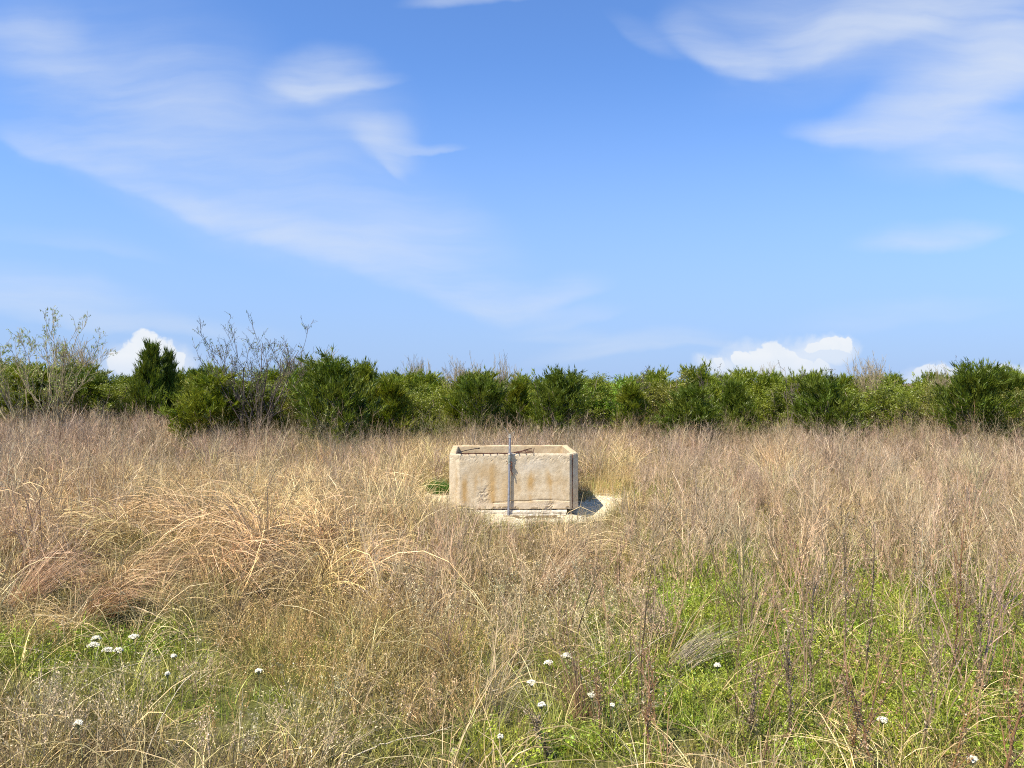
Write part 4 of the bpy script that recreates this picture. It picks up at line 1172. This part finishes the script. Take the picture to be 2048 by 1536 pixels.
# thin bare saplings that break the skyline
def sapling(px, ytop, D, seed, label, mat, h=.9, n=3, w=14):
    x = (px - 1024) / FPX * D; z = float(ground_z(x, D)); H = EYE + (HORIZON - ytop) / FPX * D - z
    r = np.random.default_rng(seed); tips = r.uniform(-w, w, n) / FPX * D
    K = 8; t = np.linspace(0, 1, K); P0 = np.stack([np.column_stack([dx * t ** 2 + .02 * np.sin(t * 9 + i), r.normal() * .1 * t, -.05 + (H + .05) * t * (1 - .12 * i)]) for i, dx in enumerate(tips)])
    R0 = np.full((n, 1), .014) * np.linspace(1, .25, K)[None]
    P1, R1 = grow(P0, R0, 7, r, .55, .98, .35, 42, 5, .15, 0, .15, .6); P2, R2 = grow(P1, R1, 4, r, .2, 1, .14, 40, 4, .08, 0, .15, .7)
    g = Geo(); g.tubes(P0, R0, 6); a = g.mesh('trunk', mat, True)
    g = Geo(); g.tubes(P1, np.maximum(R1, .0045), 4); g.tubes(P2, np.maximum(R2, .0038), 3)
    k = r.integers(0, len(P2), 160); g.leaves(P2[k, -1] + r.normal(size=(160, 3)) * .01, r.normal(size=(160, 3)), .035, .02, r, .8, True)
    add_tree('bare_sapling', label, 'sapling', (a, g.mesh('crown', mat)), (x, D, z), 0, (1, 1, 1), (.2, .2, .1), 'bare saplings above the tree line')
sapling(1272, 736, 24.5, 701, 'bare twiggy sapling with small buds right of the brightest green tree', M_DARKTWIG, n=4, w=20)
sapling(1408, 742, 24.5, 702, 'thin bare sapling right of the dome-shaped olive tree', M_DARKTWIG, n=3)
sapling(1448, 742, 25.0, 703, 'pair of thin bare stems under the left tip of the right-hand cloud', M_DARKTWIG, n=2)
sapling(1580, 734, 23.5, 704, 'forked grey bare sapling in front of the right-hand cloud', M_DARKTWIG, n=3, w=26)
sapling(1660, 748, 23.0, 705, 'small dark sapling with drooping tip right of the large cloud', M_DARKTWIG, n=1)
sapling(1932, 730, 23.0, 706, 'thin leader standing above the large dark juniper near the right edge', M_DARKTWIG, n=2, w=8)
sapling(555, 1000, 15, 707, 'x', M_DARKTWIG) if False else None

# woodland mass behind, one stuff object
def build_woods():
    r = np.random.default_rng(88)
    protos = [JUN[0][1], JUN[2][1], JUN[4][1], LEA[0][1], LEA[2][1]]
    cr2 = plant_mat('woodland_foliage', 'INSTANCER', .25, .03, (1.3, (.7, .85, .6)))
    protos = [p.copy() for p in protos]
    for p in protos: p.materials.clear(); p.materials.append(cr2)
    pts = []
    for (D, n) in ((27.0, 84), (30.5, 78), (36, 70)):
        a = np.linspace(-1.15, 1.15, n) + r.normal(0, .006, n)
        pts.append(np.column_stack([np.tan(np.clip(a * .88, -1.1, 1.1)) * D, np.full(n, D) + r.normal(0, .8, n), np.zeros(n)]))
    P = np.concatenate(pts)
    u = 1024 + P[:, 0] / P[:, 1] * FPX
    left = ss(-u, -420, -300)
    P[:, 1] += left * 2.5
    ytop = np.interp(u, [-400, 0, 200, 400, 600, 800, 1000, 1200, 1400, 1600, 1800, 2048, 2500], [740, 735, 748, 750, 748, 756, 756, 748, 755, 754, 750, 752, 745]) + 4 + r.normal(0, 5, len(P))
    H = EYE + (HORIZON - ytop) / FPX * P[:, 1]
    s = H / 2.62
    P[:, 2] = ground_z(P[:, 0], P[:, 1]) - .05
    tint = lerp(MD, YG, r.uniform(size=len(P)))
    scatter('woodland', P, np.column_stack([0 * s, 0 * s, r.uniform(0, 6.28, len(s))]), np.column_stack([s * 1.25, s * 1.25, s]), r.integers(0, 5, len(s)), tint, protos,
            'far mass of junipers and scrub closing the field behind the first trees')
build_woods()

# dry scrub at the trees' feet
def build_scrub():
    X, Y, r = field_points(9, 21, 17.5, 29)
    u = 1024 + X / Y * FPX
    e = np.interp(u, [-300, 0, 380, 440, 600, 700, 860, 1000, 1100, 1250, 1400, 1600, 1700, 1850, 1950, 2300],
                  [25.5, 25.5, 25, 21.5, 20, 17.8, 20.8, 21.6, 21, 22.6, 21.6, 22, 20.6, 21.8, 19.6, 20])
    pr = np.exp(-((Y - e) / .9) ** 2) * .9
    tint = lerp((.33, .22, .13), (.40, .31, .16), r.uniform(size=len(X)))
    protos = [twiggy(380 + i, 10, 1.0 + .06 * i, 8, .007, 2, .2, .35, None, .22) for i in range(5)]
    place('brush', 'taller dry brush along the feet of the trees', X, Y, r, pr, protos, .7, 1.15, tint, .15)
build_scrub()

# ------------------------------------------------------------------ foreground plants one can point at
def place_z(px, py, h):
    p = pix(px, py, h); return p

def flower(px, py, w, h, label, seed):
    r = np.random.default_rng(seed)
    w *= .9; p = pix(px, py, h); x, y = p[0], p[1]; z0 = float(ground_z(x, y))
    t = empty('white_flower', (x, y, z0)); tag(t, label, 'flower', 'white flower heads in the grass')
    R = w / 2 / FPX * y; hh = h - z0
    g = Geo(); P = np.stack([np.array([[.03 * r.normal(), .03 * r.normal(), -.02], [.01, .01, hh * .5], [0, 0, hh - .03]])])
    g.tubes(P, np.array([[.003, .0026, .002]]), 5)
    n = 26; a = r.uniform(0, 6.28, n); q = np.sqrt(r.uniform(0, 1, n)) * R * .9
    E = np.column_stack([np.cos(a) * q, np.sin(a) * q * .8, hh - .35 * q ** 2 / R])
    B = np.stack([np.broadcast_to([0, 0, hh - .035], (n, 3)), E * .5 + np.array([0, 0, hh - .03]) * .5 - [0, 0, .006], E], 1)
    g.tubes(B, np.full((n, 3), .0011), 3)
    obj('stem', g.mesh('stem', M_STEM), t)
    g = Geo(); n = 190; a = r.uniform(0, 6.28, n); q = np.sqrt(r.uniform(0, 1, n)) * R * (1 + .18 * np.sin(a * 3 + seed))
    C = np.column_stack([np.cos(a) * q, np.sin(a) * q * .85, hh - .4 * q ** 2 / R + r.normal(0, .003, n) + .004])
    th = np.linspace(0, 6.28, 6)[:5]
    s = r.uniform(.0035, .0062, n)
    nv = nrm(r.normal(size=(n, 3)) * .35 + UP); A = nrm(np.cross(nv, [1., 0, 0])); Bv = np.cross(nv, A)
    ring = C[:, None] + (A[:, None] * np.cos(th)[None, :, None] + Bv[:, None] * np.sin(th)[None, :, None]) * s[:, None, None]
    V = np.concatenate([C[:, None] + nv[:, None] * (s * .5)[:, None, None], ring], 1).reshape(-1, 3)
    f = np.array([[0, 1 + j, 1 + (j + 1) % 5] for j in range(5)]); F = (np.arange(n)[:, None, None] * 6 + f[None]).reshape(-1, 3)
    g.add(V, F)
    obj('flower_head', g.mesh('flower_head', M_PETAL), t)
M_PETAL = simple_mat('white_petals', (.66, .60, .42), .8, 0, (.86, .82, .66), 90)
M_STEM = simple_mat('flower_stem', (.20, .24, .09), .8, 0, (.3, .27, .13), 20)
FLOWERS = [(192, 1274, 19, .22, 'white flower head, uppermost of the tight cluster in the green patch at lower left'),
 (187, 1287, 24, .21, 'white flower head, leftmost of the tight cluster at lower left'),
 (215, 1297, 23, .21, 'white domed flower head, lowest in the middle of the cluster at lower left'),
 (237, 1298, 19, .22, 'white flower head at the right end of the low pair at lower left'),
 (267, 1271, 21, .22, 'white flower head standing apart, right of the tight cluster at lower left'),
 (347, 1311, 12, .24, 'small white flower head right of the lower left cluster, beside grey stems'),
 (335, 1347, 10, .26, 'tiny white flower head among grey seed stems, lower left'),
 (517, 1340, 13, .24, 'small white flower head left of the rusty weeds'),
 (157, 1444, 18, .26, 'white flower head above a bright green tuft, nearest the lower left corner'),
 (1134, 1309, 24, .24, 'white flower head, uppermost of the loose group below the tank'),
 (1098, 1323, 20, .24, 'white flower head left of the uppermost one below the tank'),
 (1063, 1363, 19, .24, 'white flower head at the left end of the loose group below the tank'),
 (1184, 1388, 18, .26, 'white flower head at the right end of the loose group, between two arching stalks'),
 (1083, 1408, 17, .26, 'white flower head, lowest of the loose group, beside a grey stem'),
 (1001, 1472, 11, .26, 'small white flower head near the bottom edge, left of the loose group'),
 (1435, 1329, 13, .22, 'small white flower head beside the pale leaning tussock, right of the middle'),
 (1225, 1410, 9, .26, 'tiny white flower head right of the loose group below the tank'),
 (1765, 1437, 22, .14, 'white flower head low in the green cover at lower right'),
 (1945, 1516, 22, .18, 'white flower head nearest the lower right corner')]
for i, f in enumerate(FLOWERS): flower(*f, 900 + i)

# long arching bleached stalks
def stalk(pts, label, r0=.0034, color=(.62, .52, .34)):
    (bx, by) = pts[0]
    d = EYE * FPX / (by - HORIZON)
    Q = []
    for j, (px, py) in enumerate(pts):
        y = d + .05 * j
        Q.append([(px - 1024) / FPX * y, y, EYE - (py - HORIZON) / FPX * y])
    Q = np.array(Q); zoff = float(ground_z(Q[0, 0], Q[0, 1]))
    # smooth
    t = np.linspace(0, len(Q) - 1, 4 * len(Q)); S = np.column_stack([np.interp(t, np.arange(len(Q)), Q[:, k]) for k in range(3)])
    for _ in range(3): S[1:-1] = (S[:-2] + S[1:-1] * 2 + S[2:]) / 4
    base = S[0].copy(); base[2] = min(base[2], zoff)
    S = S - base; S[0, 2] -= .02
    r = np.random.default_rng(int(bx)); S[1:-1] += r.normal(size=(len(S) - 2, 3)) * .0025
    o = empty('grass_stalk', tuple(base)); tag(o, label, 'grass stalk', 'long bleached grass stalks arching over the field')
    g = Geo(); g.tubes(S[None], (r0 * np.linspace(1, .4, len(S)))[None], 5)
    c = obj('stem', g.mesh('stem', M_DRYTHING, True), o); c.color = (*color, 1)
    g = Geo(); nn = 1
    k = r.integers(2, len(S) - 2, nn); B = S[k]; T = nrm(S[k + 1] - S[k])
    P = polys(B, T + r.normal(size=(nn, 3)) * .35, r.uniform(.05, .13, nn), 4, r, 0, .15, .1)
    g.ribbons(P, np.full((nn, 1), .0026) * np.linspace(1, .2, 4)[None], r, r.uniform(.8, 1.1, nn))
    c = obj('leaf', g.mesh('leaf', M_DRYTHING), o); c.color = (*color, 1)
STALKS = [([(655, 1560), (690, 1522), (754, 1490), (800, 1478), (855, 1470), (906, 1451)], 'thickest pale stalk arching right from the bottom edge, left of the middle', .0055),
 ([(640, 1512), (668, 1492), (718, 1465), (750, 1425)], 'pale stalk rising steeply just above the thickest one at the bottom', .0032),
 ([(1093, 1372), (1108, 1355), (1150, 1325), (1190, 1308), (1230, 1301), (1278, 1304)], 'pale stalk bowing over the white flowers below the tank', .0038),
 ([(1125, 1392), (1165, 1358), (1206, 1330), (1240, 1313), (1262, 1302)], 'straight pale stalk parallel below the bowing one over the flowers', .0034),
 ([(1200, 1420), (1222, 1375), (1250, 1340), (1285, 1300), (1320, 1273), (1352, 1263)], 'long pale stalk leaning right towards the pale tussock', .0036),
 ([(1060, 1466), (1085, 1435), (1106, 1405)], 'short white bent stalk left of the lowest white flower', .0036),
 ([(283, 1536), (300, 1490), (320, 1440), (345, 1395), (368, 1362), (388, 1347)], 'long steep pale stalk in the lower left, bending at its tip', .0042),
 ([(160, 1378), (198, 1355), (245, 1334), (290, 1323), (322, 1322)], 'pale stalk arching right below the white cluster at lower left', .0036),
 ([(112, 1498), (150, 1468), (192, 1443)], 'short straight pale stalk above the lower left corner', .0032),
 ([(80, 1545), (110, 1515), (180, 1490)], 'pale stalk lying low at the lower left corner', .0032),
 ([(135, 1300), (128, 1270), (126, 1245)], 'upright white stalk left of the white cluster at lower left', .0042),
 ([(345, 1494), (375, 1475), (400, 1458)], 'thin pale stalk right of the long steep one at lower left', .0028),
 ([(686, 1164), (700, 1150), (720, 1134), (757, 1123)], 'pale curved stalk in the dead weeds left of the tank', .0036),
 ([(756, 1124), (735, 1108), (718, 1102)], 'short white stalk crossing the curved one left of the tank', .0042),
 ([(833, 1118), (855, 1098), (888, 1078), (926, 1068)], 'long pale stalk leaning right in the weeds below the tank corner', .0036),
 ([(866, 1190), (852, 1145), (844, 1120)], 'pale stalk leaning left in the weeds below the tank corner', .0036),
 ([(728, 1260), (760, 1230), (790, 1205), (840, 1188)], 'long thin pale stalk above the rusty weeds', .0032),
 ([(165, 1275), (140, 1250), (100, 1228)], 'white stalk leaning left beside the green patch at lower left', .0034),
 ([(232, 1250), (215, 1237), (190, 1232)], 'short pale stalk curling over the rusty mat at left', .0030),
 ([(1008, 1500), (1060, 1462), (1090, 1448)], 'thin stalk below the bottom flowers left of the middle', .0024),
 ([(1285, 1440), (1300, 1418), (1325, 1400)], 'pale stalk in the brown stems right of the flowers', .0032),
 ([(1500, 1262), (1440, 1250), (1375, 1250)], 'thin pale stalk arching left over the pale tussock', .0028),
 ([(480, 1010), (500, 985), (530, 960)], 'pale stalk standing in golden grass left of the tank', .0042),
 ([(1330, 1085), (1370, 1062), (1410, 1062)], 'pale stalk leaning right in the weeds right of the tank', .0038)]
for s in STALKS: stalk(s[0], s[1], s[2])

# leaning tussocks that stand out
def tussock(px, py, h, lean, label, color, seed, n=110, spread=.10, droop=.35, lw=.0045):
    p = pix(px, py, 0); z = float(ground_z(p[0], p[1])); r = np.random.default_rng(seed)
    a = r.uniform(0, 6.28, n); q = np.sqrt(r.uniform(0, 1, n)) * spread
    b = np.column_stack([np.cos(a) * q, np.sin(a) * q, np.full(n, -.02)])
    d = np.column_stack([lean[0] + r.normal(0, .18, n), lean[1] + r.normal(0, .2, n), np.ones(n)])
    P = polys(b, d, h * r.uniform(.6, 1.15, n), 7, r, 0, droop, .045)
    g = Geo(); g.ribbons(P, (lw * .5 * r.uniform(.6, 1.4, n))[:, None] * np.linspace(1, .2, 7)[None], r, r.uniform(.55, 1.25, n))
    o = obj('grass_tussock', g.mesh('grass_tussock', M_DRYTHING), None, (p[0], p[1], z)); o.color = (*color, 1)
    tag(o, label, 'grass tussock', 'leaning dry grass tussocks')
tussock(30, 1220, .85, (.62, .1), 'orange and white tussock leaning right at the left edge', (.66, .42, .24), 1, 240, .14, .25)
tussock(1075, 1200, .72, (.62, .1), 'pinkish tussock leaning right below the tank', (.56, .37, .21), 2, 190, .13, .22)
tussock(1340, 1345, .62, (1.1, .2), 'pale grey-beige tussock swept right over the green, right of the middle', (.44, .36, .24), 3, 130, .12, .3)
tussock(300, 1170, .6, (.3, .1), 'rust-tinted tussock in the middle of the left-hand mats', (.58, .36, .19), 4, 170, .14, .5)
tussock(560, 1060, .7, (.5, .1), 'golden tussock leaning right between left mats and tank', (.62, .45, .22), 5, 170, .14, .35)
tussock(205, 1250, .55, (.5, -.1), 'flattened rusty tussock above the white flower cluster', (.50, .29, .15), 6, 200, .18, .8)
tussock(1215, 990, .62, (.15, .1), 'rounded golden tussock right of the tank', (.62, .44, .18), 7, 320, .26, .3)
tussock(1258, 985, .55, (.3, .1), 'smaller golden tussock leaning right beside the rounded one', (.60, .42, .18), 8, 220, .18, .3)
tussock(1165, 1440, .55, (-.2, .1), 'brown stemmed tussock below the white flowers, right of the middle', (.36, .22, .12), 9, 90, .09, .05)
tussock(985, 1440, .5, (.2, -.1), 'pale bent tussock at the bottom left of the middle', (.50, .42, .24), 10, 80, .14, .6)
gt = tussock

# green tuft left of the tank
def green_tuft():
    p = pix(876, 1000, 0); r = np.random.default_rng(5); n = 700
    a = r.uniform(0, 6.28, n); q = np.sqrt(r.uniform(0, 1, n)) * .2
    b = np.column_stack([np.cos(a) * q, np.sin(a) * q, np.full(n, -.02)])
    d = np.column_stack([np.cos(a) * q * 2.2, np.sin(a) * q * 2.2, np.ones(n)]) + r.normal(size=(n, 3)) * .25
    P = polys(b, d, .27 * r.uniform(.5, 1.1, n), 5, r, 0, .2, .1)
    g = Geo(); g.ribbons(P, .004 * np.linspace(1, .2, 5)[None] * np.ones((n, 1)), r, r.uniform(.6, 1.3, n))
    o = obj('green_tuft', g.mesh('green_tuft', M_LEAF), None, (p[0] - .04, p[1] + .7, .05)); o.color = (.12, .26, .035, 1)
    tag(o, 'bright green grass tuft against the left end of the tank', 'grass tuft')
green_tuft()

# tall dead weeds one can tell apart on the right
def dead_weed(px, py, ytop, leanpx, label, color, seed, nb=9, thick=.0055, tuftn=220, bl=.28):
    """base pixel, top row"""
    p = pix(px, py, 0); d = p[1]; z = float(ground_z(p[0], p[1])); r = np.random.default_rng(seed)
    H = EYE - (ytop - HORIZON) / FPX * d - z; dx = leanpx / FPX * d
    K = 9; t = np.linspace(0, 1, K)
    S = np.column_stack([dx * t ** 1.2, r.normal() * .1 * t, -.02 + (H + .02) * t]); S[1:-1] += r.normal(size=(K - 2, 3)) * .006
    o = empty('dead_weed', (p[0], p[1], z)); tag(o, label, 'dead weed', 'tall dead weeds standing over the green cover')
    R = (thick * 1.25 * np.linspace(1, .35, K))[None]
    g = Geo(); g.tubes(S[None], R, 6)
    c = obj('stem', g.mesh('stem', M_DRYTHING, True), o); c.color = (*color, 1)
    P1, R1 = grow(S[None], R, nb, r, .22, .97, H * bl, 30, 6, .10, 0, .09, .6)
    P2, R2 = grow(P1, R1, 4, r, .25, .97, H * bl * .35, 32, 4, .1, 0, .12, .6)
    g = Geo(); g.tubes(P1, np.maximum(R1, .0016), 4); g.tubes(P2, np.maximum(R2, .0012), 3)
    c = obj('branches', g.mesh('branches', M_DRYTHING), o); c.color = (color[0] * 1.15, color[1] * 1.1, color[2] * 1.05, 1)
    g = Geo(); A = np.concatenate([P2[:, -1], P2[:, 1], P1[:, -1], P1[:, 2]]); k = r.integers(0, len(A), tuftn)
    g.leaves(A[k] + r.normal(size=(tuftn, 3)) * .010, r.normal(size=(tuftn, 3)) - UP * .3, r.uniform(.010, .026, tuftn), r.uniform(.004, .010, tuftn), r, r.uniform(.6, 1.5, tuftn), True)
    # shrivelled leaves hang along the stem
    m = tuftn; tt = r.uniform(.05, .8, m) * (K - 1.001); i = tt.astype(int); f = (tt - i)[:, None]
    C = S[i] * (1 - f) + S[i + 1] * f + r.normal(size=(m, 3)) * .006
    g.leaves(C, r.normal(size=(m, 3)) * .7 - UP * .4, r.uniform(.012, .034, m), r.uniform(.004, .010, m), r, r.uniform(.5, 1.4, m), True)
    c = obj('dry_leaves', g.mesh('dry_leaves', M_DRYTHING), o); c.color = (color[0] * .6 + .14, color[1] * .6 + .11, color[2] * .6 + .07, 1)
RB = (.26, .135, .06); GB = (.235, .165, .095); TB = (.34, .24, .12)
WEEDS = [(1985, 1600, 1290, 75, 'thick red-brown stem leaning right at the lower right corner', RB, .0075, 9),
 (1958, 1400, 1160, 8, 'dark upright weed with hanging leaves, farther of the two near the right edge', GB, .0065, 10),
 (1580, 1480, 1220, -22, 'shaggy grey weed with hanging dry leaves right of the middle', GB, .0062, 12),
 (1615, 1420, 1155, 20, 'grey-brown shaggy weed just right of the shaggy grey one', GB, .0058, 12),
 (1735, 1350, 1040, -8, 'tall dark-stemmed weed in the middle of the right half', GB, .0062, 11),
 (1690, 1330, 1045, -14, 'curved dark weed left of the tall dark-stemmed one', GB, .0055, 9),
 (1910, 1345, 1060, 6, 'rust-coloured tall weed between the two dark ones at right', RB, .0058, 11),
 (1845, 1500, 1270, 34, 'thin tan weed leaning right at lower right', TB, .0050, 7),
 (1300, 1530, 1345, 12, 'bushy brown weed with dry leaves at the bottom, right of the middle', RB, .0062, 14),
 (1205, 1500, 1370, -8, 'small red-brown weed at the bottom beneath the white flowers', RB, .0048, 9),
 (1496, 1480, 1340, 8, 'short dark shaggy weed at the left side of the green cover', GB, .0062, 12),
 (1100, 1520, 1420, -40, 'low grey weed leaning left below the white flowers', GB, .0045, 9),
 (1455, 1130, 930, -4, 'tall thin brown weed right of the tank standing above the others', TB, .0060, 8),
 (1820, 1260, 985, 10, 'tall thin tan weed at the upper edge of the green cover', TB, .0055, 8),
 (1300, 1320, 1140, 14, 'dark thin weed between the pink tussock and the green cover', GB, .0048, 8),
 (1700, 1560, 1330, 50, 'orange-brown stem leaning right at the bottom of the green cover', (.36, .20, .075), .0055, 7),
 (1760, 1580, 1330, -60, 'brown stem leaning left across the green cover at lower right', RB, .0055, 8),
 (1890, 1580, 1390, 30, 'orange stem near the bottom edge left of the thick leaning stem', (.36, .20, .075), .0050, 7)]
for i, (px, py, yt, ln, lab, c, th, nb) in enumerate(WEEDS): dead_weed(px, py, yt, ln, lab, c, 950 + i, nb, th)
print('meshes', len(bpy.data.meshes))
